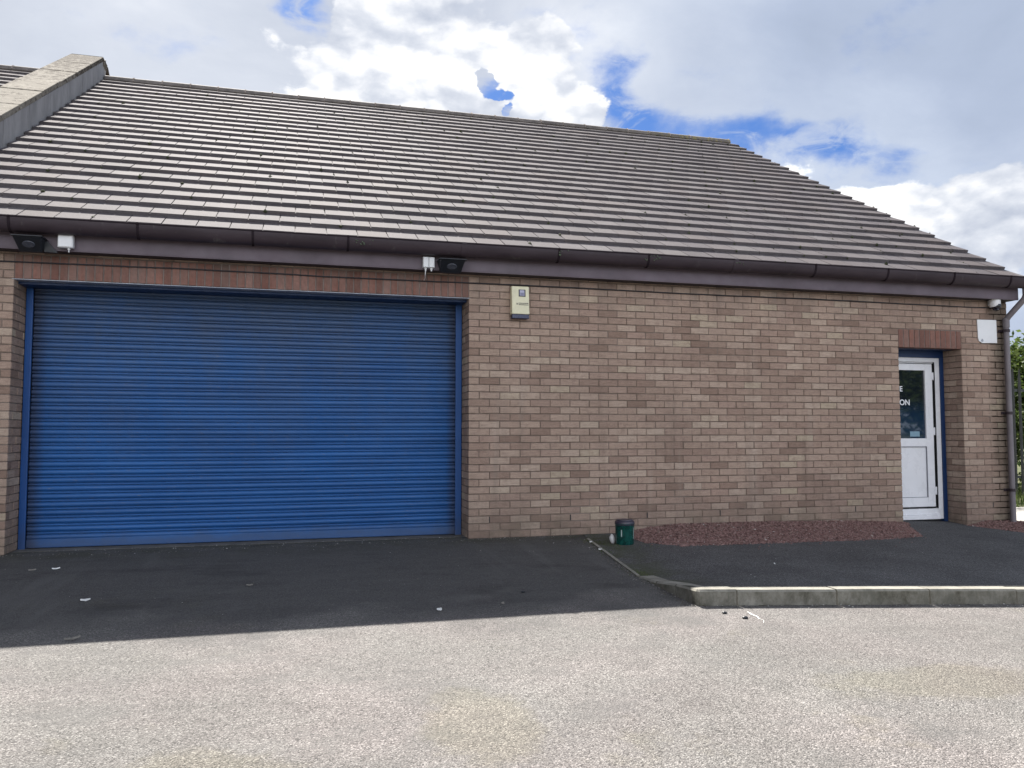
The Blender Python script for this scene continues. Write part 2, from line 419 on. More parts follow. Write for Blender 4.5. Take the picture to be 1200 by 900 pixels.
def f_leaf(name, a, b_, tr=.35):
    def fn(t, b):
        r = t.rnd(); p = t.pos()
        c = t.mix(r, a, b_)
        c = t.mix(1., c, t.mapr(t.noise(p, 1.6, 3), .3, .7, .75, 1.2), 'MULTIPLY')
        t.put(b.inputs['Base Color'], c); b.inputs['Roughness'].default_value = .55
        b.inputs['Specular IOR Level'].default_value = .3
        tl = t.node('ShaderNodeBsdfTranslucent'); t.put(tl.inputs[0], c)
        mx = t.node('ShaderNodeMixShader'); mx.inputs[0].default_value = tr
        t.l.new(b.outputs[0], mx.inputs[1]); t.l.new(tl.outputs[0], mx.inputs[2])
        t.l.new(mx.outputs[0], t.n['Material Output'].inputs['Surface'])
    return mat(name, fn)
M_LEAF = f_leaf('bright_leaf', (.055, .095, .022), (.115, .15, .04), .4)
M_LEAF2 = f_leaf('deep_leaf', (.03, .065, .02), (.06, .10, .03), .3)
M_NEEDLE = f_leaf('conifer_needle', (.02, .045, .03), (.04, .075, .045), .15)
M_GRASS = f_leaf('grass_blade', (.07, .12, .025), (.14, .17, .05), .3)
M_BARK = simple('tree_bark', (.075, .058, .042), .95, .3, 9, bump=.6)
M_FENCE = simple('black_painted_steel', (.028, .032, .030), .5, .2, 8)
M_CREAM = simple('aged_cream_plastic', (.66, .63, .44), .42, .07, 14)
M_NAVY = simple('navy_lens_plastic', (.012, .017, .060), .25, .1, 9)
M_LOGO = simple('lilac_print', (.40, .40, .52), .5, .04, 20)
M_INK = simple('dark_print', (.05, .05, .055), .6, .05, 20)
M_CASE = simple('black_lamp_housing', (.012, .015, .020), .4, .2, 9)
M_LENS = simple('grey_lamp_lens', (.06, .066, .085), .25, .08, 9)
M_DOME = simple('black_camera_dome', (.008, .008, .014), .08, .1, 9)
M_CABLE = simple('black_cable', (.022, .020, .024), .6, .2, 6)
def f_tub(t, b):
    p = t.pos()
    t.put(b.inputs['Base Color'], t.mix(t.mapr(t.noise(p, 22, 5, .65), .35, .65), (.004, .045, .040), (.010, .090, .075)))
    b.inputs['Roughness'].default_value = .16; b.inputs['Transmission Weight'].default_value = .25; b.inputs['IOR'].default_value = 1.45
    b.inputs['Specular IOR Level'].default_value = .7
M_TUB = mat('green_clear_plastic', f_tub)
M_STONE = simple('white_stone', (.60, .59, .58), .8, .15, 30, bump=.4)
M_PAPER = simple('white_paper', (.70, .70, .68), .8, .08, 40)
M_DEADLEAF = simple('dry_leaf', (.16, .15, .13), .8, .2, 40)
M_PAINT = simple('white_road_paint', (.62, .62, .60), .8, .2, 40)

# ------------------------------------------------------------------ ground, drive, pavement, kerb
def axis(a, b, step, far):
    xs = list(np.arange(a, b + 1e-6, step)); d = step; x = b
    hi = []
    while x < far: d *= 1.5; x += d; hi.append(x)
    d = step; x = a; lo = []
    while x > -far: d *= 1.5; x -= d; lo.append(x)
    return lo[::-1] + xs + hi
GX = axis(-15, 15, .5, 700); GY = axis(-18, 14, .5, 700)
def sheet(name, xs, ys, f, m, kind='structure'):
    b = MB(); nx = len(xs)
    vs = [(x, y, f(x, y)) for y in ys for x in xs]
    fs = [(j * nx + i, j * nx + i + 1, (j + 1) * nx + i + 1, (j + 1) * nx + i) for j in range(len(ys) - 1) for i in range(nx - 1)]
    b.add(vs, fs)
    o = b.build(name, m, fix=False); o['kind'] = kind
    return o
sheet('ground', GX, GY, lambda x, y: gz(x, y) - .012, M_SOIL)
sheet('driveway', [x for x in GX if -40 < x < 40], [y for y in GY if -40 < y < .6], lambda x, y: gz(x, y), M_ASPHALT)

def xl(y):   # left edge of the raised pavement
    return 1.267 + .139 * y if y > -2.196 else .962 + (y + 2.196) * .005
def yk(x):   # front face of the kerb
    return -3.2 - .045 * (x - .95)
b = MB(); rows = 40; cols = 60; g = []
for j in range(rows + 1):
    for i in range(cols + 1):
        s = (i / cols) ** 1.3
        v = j / rows
        x = 13.0 * s
        y = 0.0 + v * (yk(x) + .124)
        xx = xl(y) + (13.0 - xl(y)) * s
        y = v * (yk(xx) + .124)
        g.append((xx, y, pz(xx, y)))
b.add(g, [(j * (cols + 1) + i, (j + 1) * (cols + 1) + i, (j + 1) * (cols + 1) + i + 1, j * (cols + 1) + i + 1) for j in range(rows) for i in range(cols)])
b.add([(5.4, 0, pz(5.4, 0)), (6.342, 0, pz(6.342, 0)), (6.342, .6, pz(6.3, 0) + .03), (5.4, .6, pz(5.4, 0) + .01)], [(0, 1, 2, 3)])
o = b.build('pavement', M_PAVE, fix=False); o['kind'] = 'structure'

def kerbtop(x, y): return pz(x, y) + .003
b = MB()
xs = [1.246, 2.03, 2.80, 3.56] + [3.56 + .77 * k for k in range(1, 13)]
def kblock(x0, x1):
    gap = .005; n = 3
    for k in range(n):
        pass
    a, c = x0 + gap, x1 - gap * random.uniform(.6, 1.6)
    P = []
    ch = .012; jz = random.uniform(-.004, .004); jy = random.uniform(-.005, .005)
    prof = [(.124, -.2), (.124, 0), (ch, 0), (0, -ch * 1.2), (-.004, -.26)]
    for x in (a, c):
        yy = yk(x) + jy
        for dy, dz in prof: P.append((x, yy + dy, kerbtop(x, yy + .06) + dz + jz))
    n = len(prof)
    fs = [(i, i + 1, n + i + 1, n + i) for i in range(n - 1)] + [tuple(range(n)), tuple(range(2 * n - 1, n - 1, -1))]
    b.add(P, fs)
for i in range(len(xs) - 1): kblock(xs[i], xs[i + 1])
# corner block and the return blocks that ramp down to the flush edging
def ret(y0, y1, w=.125):
    P = []
    for y in (y0 - .005, y1 + .005):
        x = xl(y) - .012
        for dx, dz in ((0, -.26), (0, -.012), (.012, 0), (w, 0), (w, -.2)):
            P.append((x + dx, y, kerbtop(x + .06, y) + dz))
    n = 5
    b.add(P, [(i, i + 1, n + i + 1, n + i) for i in range(n - 1)] + [tuple(range(n)), tuple(range(2 * n - 1, n - 1, -1))])
ret(-2.2, -2.52); ret(-2.53, -2.86)
# corner
x0 = .945; x1 = 1.241; yb = -2.872
def kt(x, y): return kerbtop(max(x, .97), max(y, -3.14))
ring = [(x0, yb), (x0 + .125, yb), (x0 + .125, yk(x0) + .124), (x1, yk(x1) + .124), (x1, yk(x1)), (x0 + .02, yk(x0)), (x0, yk(x0) + .02)]
cx = sum(p[0] for p in ring) / 7; cy = sum(p[1] for p in ring) / 7
top = []
for (x, y) in ring: top.append((x, y, kt(x, y) - .014))
ring2 = [(x0 + .012, yb), (x0 + .125, yb), (x0 + .125, yk(x0) + .124), (x1, yk(x1) + .124), (x1, yk(x1) + .012), (x0 + .026, yk(x0) + .013), (x0 + .013, yk(x0) + .026)]
top2 = [(x, y, kt(x, y)) for x, y in ring2]
bot = [(x, y, kt(x, y) - .3) for x, y in ring]
vs = bot + top + top2; fs = []
for k in range(7):
    k2 = (k + 1) % 7
    fs += [(k, k2, 7 + k2, 7 + k), (7 + k, 7 + k2, 14 + k2, 14 + k)]
fs += [(14, 15, 16, 20), (20, 16, 19), (16, 17, 18, 19), ]
b.add(vs, fs)
# flush pin edging from the wall to the ramp
for y0, y1 in ((-.30, -.92), (-.93, -1.55), (-1.56, -2.19)):
    P = []
    for dz in (-.1, .012):
        for (x, y) in ((xl(y0) - .028, y0), (xl(y0) + .003, y0), (xl(y1) + .003, y1), (xl(y1) - .028, y1)): P.append((x, y, gz(x, y) + dz))
    b.hexa(P)
o = b.build('kerb', M_KERB); o['kind'] = 'structure'

b = MB()
for k in range(8):
    x0 = 7.25 + k * 1.2; z = gz(9, .5) - .02
    b.box(x0, x0 + 1.19, .55, 2.2, z - .1, z + .045)
o = b.build('path', M_CONC, bevel=.01); o['kind'] = 'structure'

# ------------------------------------------------------------------ brickwork
CH = .07694; BR = .225
def zc(j): return (33 - j) * CH          # height of course line j
def bricks(b, O, U, N, u0, u1, j0, j1, zmax=None, openings=(), phase=0., mi=0, mm=1, mortar=True, head=None):
    """course bricks on a plane: O origin, U along, N outward; courses j0 (top) .. j1 (bottom)"""
    O = Vector(O); U = Vector(U); N = Vector(N); Z = Vector((0, 0, 1))
    dep = .0065; jt = .0044
    for j in range(j0, j1):
        zt, zb = zc(j) - jt, zc(j + 1) + jt
        off = phase + (0 if j % 2 == 0 else .5 * BR)
        k = math.floor((u0 - off) / BR) - 1
        while off + k * BR < u1:
            a, c = off + k * BR, off + (k + 1) * BR; k += 1
            segs = [(max(a, u0), min(c, u1))]
            for (oa, oc, zlo, zhi) in openings:
                if zc(j + 1) < zhi - .02 and zc(j) > zlo + .02:
                    ns = []
                    for (p, q) in segs:
                        if q <= oa or p >= oc: ns.append((p, q))
                        else:
                            if p < oa: ns.append((p, oa))
                            if q > oc: ns.append((oc, q))
                    segs = ns
            for (p, q) in segs:
                if q - p < .03: continue
                el = 0 if any(abs(p - e) < 1e-6 for o_ in openings for e in o_[:2]) or abs(p - u0) < 1e-6 else jt
                er = 0 if any(abs(q - e) < 1e-6 for o_ in openings for e in o_[:2]) or abs(q - u1) < 1e-6 else jt
                p2, q2 = p + el * random.uniform(.35, 1.2), q - er * random.uniform(.35, 1.2)
                if zmax is not None and zt > zmax((p + q) / 2): continue
                ch = .0028
                f0 = random.gauss(0, .0012); j1_, j2_ = random.gauss(0, .0009), random.gauss(0, .0009)
                zt2, zb2 = zt + random.gauss(0, .0008), zb + random.gauss(0, .0008)
                vs = []
                for (uu, zz) in ((p2, zb2), (q2, zb2), (q2, zt2), (p2, zt2)): vs.append(O + U * uu + Z * zz - N * dep)
                for (uu, zz, jj) in ((p2 + ch, zb2 + ch, j1_), (q2 - ch, zb2 + ch, j2_), (q2 - ch, zt2 - ch, j2_), (p2 + ch, zt2 - ch, j1_)):
                    vs.append(O + U * uu + Z * zz + N * (f0 + jj))
                b.add(vs, [(4, 5, 6, 7), (0, 1, 5, 4), (1, 2, 6, 5), (2, 3, 7, 6), (3, 0, 4, 7)], mi)
XL, XR = -4.3, 0.0          # shutter opening
DX0, DX1 = 5.4, 6.342       # door opening
WR = 7.07                   # right corner
RD = .33
SH_TOP = zc(0); D_TOP = zc(5)
bld = empty('workshop_building', 'buff brick workshop with a wide blue roller shutter, white door and brown tiled roof', 'building')

b = MB()
ops = [(XL, XR, -1, zc(0)), (DX0, DX1, -1, zc(5))]
# soldier-course slots cut out too
ops2 = [(XL, XR, -1, zc(-3)), (DX0, DX1, -1, zc(2))]
bricks(b, (0, 0, 0), (1, 0, 0), (0, -1, 0), -5.06, WR, -4, 37, openings=ops2)
# reveals
bricks(b, (XR, 0, 0), (0, 1, 0), (-1, 0, 0), .004, .40, 0, 35, phase=.10)
bricks(b, (XL, 0, 0), (0, 1, 0), (1, 0, 0), .004, .40, 0, 35, phase=.10)
bricks(b, (DX1, 0, 0), (0, 1, 0), (-1, 0, 0), .004, RD, 5, 35, phase=.10)
bricks(b, (DX0, 0, 0), (0, 1, 0), (1, 0, 0), .004, RD, 5, 35, phase=.10)
# gable end
PITCH = R(31); TP = math.tan(PITCH); RIDGE_Y = 6.80; EY, EZ = -.22, 3.045
def roofz(y): return EZ + ((y - EY) if y < RIDGE_Y else (2 * RIDGE_Y - y - EY)) * TP
GD = 2 * RIDGE_Y
bricks(b, (WR, 0, 0), (0, 1, 0), (1, 0, 0), .002, GD, -62, 37, phase=.11, zmax=lambda u: roofz(u) - .09)
for xw in (.225, 1.125, 2.025, 2.925, 3.825, 4.725, 6.75):
    zz = zc(31); b.add([(xw - .006, -.0012, zz + .008), (xw + .006, -.0012, zz + .008), (xw + .006, -.0012, zz + .068), (xw - .006, -.0012, zz + .068)], [(0, 1, 2, 3)], 2)
# mortar backing just behind the brick faces, with the openings left clear
e = .0055
def mpanel(x0, x1, z0, z1): b.box(x0, x1, e, .30, z0, z1, 1)
mpanel(-5.06, XL - e, -.5, 2.79); mpanel(XL - e, XR + e, zc(0) + .01, 2.79); mpanel(XR + e, DX0 - e, -.5, 2.79)
mpanel(DX0 - e, DX1 + e, D_TOP + .01, 2.79); mpanel(DX1 + e, WR - e, -.5, 2.79)
b.box(XR + e, XR + .3, .301, .62, -.5, 2.78, 1); b.box(XL - .3, XL - e, .301, .62, -.5, 2.78, 1)
b.box(DX1 + e, DX1 + .2, .301, .5, -.5, 2.78, 1); b.box(DX0 - .2, DX0 - e, .301, .5, -.5, 2.78, 1)
# gable slab
gp = [(e, -.6), (GD, -.6), (GD, roofz(GD) - .06), (RIDGE_Y, roofz(RIDGE_Y) - .06), (e, roofz(e) - .06)]
vs = [(WR - e, y, z) for y, z in gp] + [(WR - .28, y, z) for y, z in gp]
b.add(vs, [(0, 1, 2, 3, 4), (9, 8, 7, 6, 5)] + [(k, (k + 1) % 5, 5 + (k + 1) % 5, 5 + k) for k in range(5)], 1)
b.box(-5.06, WR - .29, GD - .3, GD, -.6, 2.9, 1)
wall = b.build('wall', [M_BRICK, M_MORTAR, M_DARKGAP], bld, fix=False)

def soldiers(name, x0, x1, j_top, j_bot, label):
    b = MB(); z0, z1 = zc(j_bot), zc(j_top); n = max(1, round((x1 - x0) / .0755)); w = (x1 - x0) / n
    for k in range(n):
        p, q = x0 + k * w + .005, x0 + (k + 1) * w - .005; f0 = random.gauss(-.001, .0012); ch = .0028
        zb, zt = z0 + random.gauss(0.001, .0012), z1 - .006
        vs = [(p, .007, zb), (q, .007, zb), (q, .007, zt), (p, .007, zt), (p + ch, f0, zb + ch), (q - ch, f0, zb + ch), (q - ch, f0, zt - ch), (p + ch, f0, zt - ch)]
        b.add(vs, [(4, 5, 6, 7), (0, 1, 5, 4), (1, 2, 6, 5), (2, 3, 7, 6), (3, 0, 4, 7)], 0)
        b.add([(p, .006, zb), (q, .006, zb), (q, .11, zb), (p, .11, zb)], [(0, 1, 2, 3)], 0)
    b.add([(x0, .0045, z0 + .002), (x1, .0045, z0 + .002), (x1, .0045, z1), (x0, .0045, z1)], [(0, 1, 2, 3)], 1)
    o = b.build(name, [M_RED, M_STAINMORTAR], bld, fix=False); o['label'] = label
    return o
ls = soldiers('lintel', XL, XR, -3, 0, 'red brick soldier course over the blue shutter')
ld = soldiers('lintel', DX0, DX1, 2, 5, 'red brick soldier course over the door')
b = MB(); b.box(XL - .02, XR + .015, .004, .115, zc(0) - .007, zc(0) - .001); b.box(XL - .02, XR + .015, .112, .118, zc(0) - .006, zc(0) + .012)
b.build('steel_angle', M_STEEL, ls)
b = MB(); b.box(XL - .02, XR + .015, .12, .66, zc(0) - .03, zc(0) + .06); b.build('soffit_board', M_LINING, ls)

# ------------------------------------------------------------------ roof
GAUGE = .3405; CP, SP = math.cos(PITCH), math.sin(PITCH)
def rp(x, s, h, back=False):
    y = EY + s * CP - h * SP; z = EZ + s * SP + h * CP - .018
    if back: y = 2 * RIDGE_Y - y
    return (x, y, z)
def tiles(b, x0, x1, ncourse, smax, phase, back=False, cover=.304):
    moss = []
    for n in range(ncourse):
        s0 = n * GAUGE; L = min(.41, smax - s0)
        if L < .05: continue
        off = phase + (cover / 2 if n % 2 else 0)
        wob = random.gauss(0, .0025)
        k = math.floor((x0 - off) / cover) - 1
        while off + k * cover < x1:
            a, c = off + k * cover + .0045, off + (k + 1) * cover - .0045; k += 1
            a, c = max(a, x0), min(c, x1)
            if c - a < .04: continue
            dh = random.gauss(0, .0009); ds = wob + random.gauss(0, .0013); tw = random.gauss(0, .0010)
            if random.random() < .012: ds -= random.uniform(.004, .014)
            t0, t1 = .054 + dh, .054 + dh + tw
            bl = .015
            P = [rp(a, s0 + ds, bl, back), rp(c, s0 + ds, bl, back), rp(c, s0 + L, -.012, back), rp(a, s0 + L, -.012, back),
                 rp(a, s0 + ds + .002, t0 , back), rp(c, s0 + ds + .002, t1, back), rp(c, s0 + L, .012, back), rp(a, s0 + L, .012, back)]
            b.hexa(P, 0)
            if a > x0 + .02 and a - .0045 > x0:      # interlocking lap that closes the joint below the face
                g = .0047; q = .013
                b.hexa([rp(a - 2 * g, s0 + .004, bl, back), rp(a + .001, s0 + .004, bl, back), rp(a + .001, s0 + L, -.01, back), rp(a - 2 * g, s0 + L, -.01, back),
                        rp(a - 2 * g, s0 + .005, t0 - q, back), rp(a + .001, s0 + .005, t0 - q, back), rp(a + .001, s0 + L, .012 - q, back), rp(a - 2 * g, s0 + L, .012 - q, back)], 0)
            if random.random() < (.16 + .38 * min(max((c + 1) / 8, 0), 1)): moss.append((c + .003, s0 + random.choice([0, 0, .05, .12, .2]), n))
    return moss
SMAX = (RIDGE_Y - EY) / CP
NC = 24
VX = 7.125
b = MB(); moss = tiles(b, -5.05, VX, NC, SMAX, .03); tiles(b, -5.05, VX, NC, SMAX, .03, back=True)
for back in (False, True):     # felt and battens under the tiles
    P = [rp(-5.05, .05, -.06, back), rp(VX - .06, .05, -.06, back), rp(VX - .06, SMAX, -.06, back), rp(-5.05, SMAX, -.06, back),
         rp(-5.05, .05, -.014, back), rp(VX - .06, .05, -.014, back), rp(VX - .06, SMAX, -.014, back), rp(-5.05, SMAX, -.014, back)]
    b.hexa(P, 1)
roof = b.build('roof', [M_TILE, M_SOFFIT], bld, fix=True)
def ridge(x0, x1, parent, endcap):
    b = MB(); n = round((x1 - x0) / .46); w = (x1 - x0) / n
    zr = roofz(RIDGE_Y) + .02
    for k in range(n):
        a, c = x0 + k * w + .008, x0 + (k + 1) * w - .008; dz = random.gauss(0, .004)
        prof = []
        for q in range(9):
            an = math.pi * (q / 8); prof.append((RIDGE_Y - math.cos(an) * .125, zr - .055 + math.sin(an) * .10 + dz))
        inn = [(RIDGE_Y + (y - RIDGE_Y) * .86, z - .018) for y, z in prof]
        m = 9; vs = []
        for x in (a, c): vs += [(x, y, z) for y, z in prof] + [(x, y, z) for y, z in inn]
        fs = []
        for q in range(m - 1):
            fs += [(q, q + 1, 2 * m + q + 1, 2 * m + q), (m + q, 3 * m + q, 3 * m + q + 1, m + q + 1), (q, m + q, m + q + 1, q + 1), (2 * m + q, 2 * m + q + 1, 3 * m + q + 1, 3 * m + q)]
        fs += [(0, 2 * m, 3 * m, m), (m - 1, 2 * m - 1, 4 * m - 1, 3 * m - 1)]
        b.add(vs, fs, 0)
        # mortar in the joint
        for s in (-1,):
            xj = x0 + (k + 1) * w if k < n - 1 else c - .01
            pr = [(xj - .010, RIDGE_Y - math.cos(math.pi * q / 8) * .121, zr - .057 + math.sin(math.pi * q / 8) * .098 + random.uniform(.008, .020)) for q in range(9)]
            pr2 = [(xj + .010, y, z + random.uniform(-.003, .003)) for _, y, z in pr]
            b.add(pr + pr2, [(q, q + 1, 10 + q, 9 + q) for q in range(8)] + [tuple(range(9)), tuple(range(17, 8, -1))], 1)
    # bedding mortar
    b.box(x0, x1 - .012, RIDGE_Y - .105, RIDGE_Y + .105, zr - .10, zr - .045, 1)
    o = b.build('ridge', [M_RIDGE, M_PALEMORTAR], parent, smooth=True); return o
ridge(-5.05, 7.06, roof, True)
# moss tufts lodged in the tile joints
b = MB()
for (x, s, n) in moss:
    r = random.uniform(.010, .027); c = Vector(rp(x, s - .004, .042 if random.random() < .6 else .022))
    vs = []
    for (dx, dy, dz) in ((1, 0, 0), (-1, 0, 0), (0, 1, 0), (0, -1, 0), (0, 0, 1), (0, 0, -1)):
        vs.append(c + Vector((dx, dy, dz)) * r * random.uniform(.7, 1.3))
    b.add(vs, [(0, 2, 4), (2, 1, 4), (1, 3, 4), (3, 0, 4), (2, 0, 5), (1, 2, 5), (3, 1, 5), (0, 3, 5)])
mo = b.build('moss', M_MOSS, roof, fix=False); mo['kind'] = 'stuff'
# verge undercloak and bargeboard on the gable
b = MB()
for back in (False, True):
    P = [rp(WR + .008, .02, -.19, back), rp(WR + .03, .02, -.19, back), rp(WR + .03, SMAX - .02, -.19, back), rp(WR + .008, SMAX - .02, -.19, back),
         rp(WR + .008, .02, -.02, back), rp(WR + .03, .02, -.02, back), rp(WR + .03, SMAX - .02, -.02, back), rp(WR + .008, SMAX - .02, -.02, back)]
    b.hexa(P)
b.build('bargeboard', M_FASCIA, roof)

# eaves: fascia, soffit, gutter
def eaves(x0, x1, parent, brackets):
    b = MB(); b.box(x0, x1, -.165, -.145, 2.782, 3.0); b.box(x0, x1, -.168, -.1651, 2.792, 2.8, 0)
    fa = b.build('fascia', M_FASCIA, parent)
    b = MB(); b.box(x0, x1, -.143, .02, 2.785, 2.797); b.build('soffit', M_SOFFIT, parent)
    b = MB(); m = 17; R1 = .088; cy, cz = -.258, 3.034
    prof = []
    for q in range(m):
        a = math.pi + math.pi * q / (m - 1); prof.append((cy + math.cos(a) * R1, cz + (math.sin(a) * R1 * 1.36)))
    inn = [(cy + (y - cy) * .965, cz + (z - cz) * .965) for y, z in prof]
    vs = []
    for x in (x0 - .01, x1 + .06): vs += [(x, y, z) for y, z in prof] + [(x, y, z) for y, z in inn]
    fs = []
    for q in range(m - 1): fs += [(q, q + 1, 2 * m + q + 1, 2 * m + q), (m + q, 3 * m + q, 3 * m + q + 1, m + q + 1)]
    fs += [(0, 2 * m, 3 * m, m), (m - 1, 2 * m - 1, 4 * m - 1, 3 * m - 1)]
    fs += [tuple(range(m)), tuple(range(2 * m, 3 * m))[::-1]]
    b.add(vs, fs)
    # rolled lip along the front
    b.tube([(x0 - .01, cy - R1 + .002, cz + .004), (x1 + .06, cy - R1 + .002, cz + .004)], .007, 8, mi=1)
    gu = b.build('gutter', [M_GUTTER, M_LIP], parent, smooth=True)
    for (xb, kind) in brackets:
        b = MB(); w = .011 if kind == 0 else .030
        o_ = [(cy + (y - cy) * 1.06, cz + (z - cz) * 1.05) for y, z in prof]
        vs = []
        for x in (xb - w, xb + w): vs += [(x, y, z) for y, z in o_] + [(x, y, z) for y, z in prof]
        fs = []
        for q in range(m - 1): fs += [(q, q + 1, 2 * m + q + 1, 2 * m + q), (q, m + q, m + q + 1, q + 1), (2 * m + q, 2 * m + q + 1, 3 * m + q + 1, 3 * m + q)]
        fs += [(0, 2 * m, 3 * m, m)]
        b.add(vs, fs)
        b.box(xb - w * .7, xb + w * .7, cy - R1 - .012, cy - R1 + .012, cz - .004, cz + .014)
        b.build('gutter_bracket', M_LIP if kind == 0 else M_GUTTER, gu, smooth=True)
    return gu
gut = eaves(-5.06, WR + .02, bld, [(-4.259, 0), (-3.2, 0), (-2.183, 0), (-1.286, 0), (-.121, 1), (.899, 0), (1.925, 0), (2.985, 1), (4.012, 0), (5.0, 0), (5.95, 0), (6.8, 0)])
b = MB()
for xb in (-1.17, 3.06, .93, 1.98):
    for k in range(14):
        c = Vector((xb + random.gauss(0, .045), -.258 - .094 * math.cos(random.uniform(-.1, .9)), 3.034 - random.uniform(.0, .07)))
        r = random.uniform(.004, .011)
        b.add([c + Vector(d) * r for d in ((1, 0, 0), (-1, 0, 0), (0, 1, 0), (0, -1, 0), (0, 0, 1), (0, 0, -1))], [(0, 2, 4), (2, 1, 4), (1, 3, 4), (3, 0, 4), (2, 0, 5), (1, 2, 5), (3, 1, 5), (0, 3, 5)])
mo = b.build('gutter_moss', simple('gutter_algae', (.10, .13, .085), .95, .3, 30), gut, fix=False); mo['kind'] = 'stuff'

# downpipe with swan neck from the gutter to the wall
b = MB()
px, py = 6.99, -.062
b.tube([(px + .125, -.255, 2.93), (px + .125, -.255, 2.83), (px + .115, -.235, 2.785), (px + .012, -.085, 2.575), (px, py, 2.53), (px, py, 2.48)], [.040, .040, .036, .036, .036, .036], 14)
b.tube([(px, py, 2.51), (px, py, -.12)], .034, 16); b.tube([(px, py, 2.56), (px, py, 2.44)], .041, 16)
dp = b.build('downpipe', M_PIPE, bld, smooth=True)
for z in (2.40, 1.35, .38):
    b = MB(); b.tube([(px, py, z - .018), (px, py, z + .018)], .042, 16); b.box(px - .07, px + .07, -.014, -.001, z - .016, z + .016); b.box(px - .05, px + .05, -.03, -.012, z - .012, z + .012)
    b.build('pipe_clip', M_GUTTER, dp, smooth=True)

# ------------------------------------------------------------------ party-wall parapet
PX0, PX1 = -5.56, -5.06; PH = .43
par = None
b = MB()
def slopebox(b, x0, x1, y0, y1, h0, h1, mi=0, back=False):
    P = []
    for h in (h0, h1):
        for (x, y) in ((x0, y0), (x1, y0), (x1, y1), (x0, y1)):
            P.append((x, y if not back else 2 * RIDGE_Y - y, EZ + (y - EY) * TP + h))
    b.hexa(P, mi)
yj = [-.34 + .85 * k for k in range(8)] + [6.60]
yb_ = [-.34, .46, 1.58, 2.47, 3.34, 4.15, 4.96, 5.80, 6.62]
for i in range(8):
    y0, y1 = yb_[i], yb_[i + 1]
    for bk in (False, True):
        slopebox(b, PX0 + .006, PX1 - .002 - random.uniform(0, .004), y0 + .40 + .003 if i == 0 else y0 + .007 + .40, min(y1 + .40 - .007, RIDGE_Y - .02), -.6, PH - .085, 0, bk) if i < 7 else None
slopebox(b, PX0 + .006, PX1 - .003, -.33, .855, -.6, PH - .085); slopebox(b, PX0 + .006, PX1 - .003, 6.2, RIDGE_Y + .06, -.6, PH - .088)
b.box(PX0 + .01, PX1 - .01, -.06, GD, -.6, 2.9)
par = b.build('parapet', M_PARAPET, bld)
for i in range(8):
    for bk in (False, True):
        b = MB(); y0, y1 = yb_[i], yb_[i + 1]
        lift = random.gauss(0, .004)
        slopebox(b, PX0 - .004, PX1 + .004, y0 + .011, y1 - .011, PH - .082 + lift, PH + lift, 0, bk)
        b.build('coping_stone', M_COPING, par, bevel=.006)
b = MB(); b.box(PX0, PX1, 6.63, 2 * RIDGE_Y - 6.63, roofz(6.8) + PH - .26, roofz(6.6) + PH + .02); b.build('coping_stone', M_COPING, par, bevel=.01)

# ------------------------------------------------------------------ roller shutter
sh = None
b = MB(); SY = .40; P = .0775; x0, x1 = XL + .068, XR - .069
prof = []
z = .085; zt = SH_TOP - .02
while z < zt:
    n = 6
    for k in range(n + 1):
        a = k / n; prof.append((SY - .013 * math.sin(math.pi * a) ** .7, z + a * .0460))
    prof += [(SY + .011, z + .0466), (SY + .012, z + .0505), (SY + .002, z + .0515), (SY - .0075, z + .0545), (SY - .0105, z + .0600), (SY - .0085, z + .0660), (SY + .001, z + .0700), (SY + .012, z + .0712), (SY + .011, z + .0768)]
    z += P
# the curtain bows a little, in sections across
nx = 24; vs = []; fs = []
for i in range(nx + 1):
    x = x0 + (x1 - x0) * i / nx; bow = -.010 * math.sin(math.pi * i / nx)
    for (y, zz) in prof:
        vs.append((x, y + bow + .003 * math.sin(zz * 9 + i * .8), zz - .004 * math.sin(math.pi * i / nx)))
m = len(prof)
for i in range(nx):
    for k in range(m - 1): fs.append((i * m + k, (i + 1) * m + k, (i + 1) * m + k + 1, i * m + k + 1))
b.add(vs, fs)
sh = b.build('roller_shutter', M_SHUT, bld, smooth=True, fix=False, angle=50)
b = MB(); b.box(x0, x1, SY - .022, SY + .02, .012, .090); b.box(x0, x1, SY - .05, SY - .022, .012, .018)
b.build('bottom_rail', M_SHUT, sh, bevel=.004)
for (a, c, s) in ((XL + .006, XL + .066, 1), (XR - .074, XR - .006, -1)):
    b = MB(); b.box(a, c, SY - .055, SY - .028, .0, SH_TOP - .03)
    b.box(a if s > 0 else c - .02, a + .02 if s > 0 else c, SY - .03, SY + .06, .0, SH_TOP - .03)
    b.build('guide_rail', M_RAIL, sh, bevel=.004)
b = MB(); b.box(XL + .02, XR - .02, SY + .04, SY + .05, -.1, SH_TOP); b.build('back_panel', M_DARKGAP, sh)
b = MB(); b.box(XL, XR, .17, .6, -.25, .004); ts = b.build('threshold', simple('stained_threshold', (.10, .098, .092), .9, .35, 5), bld, bevel=.004)

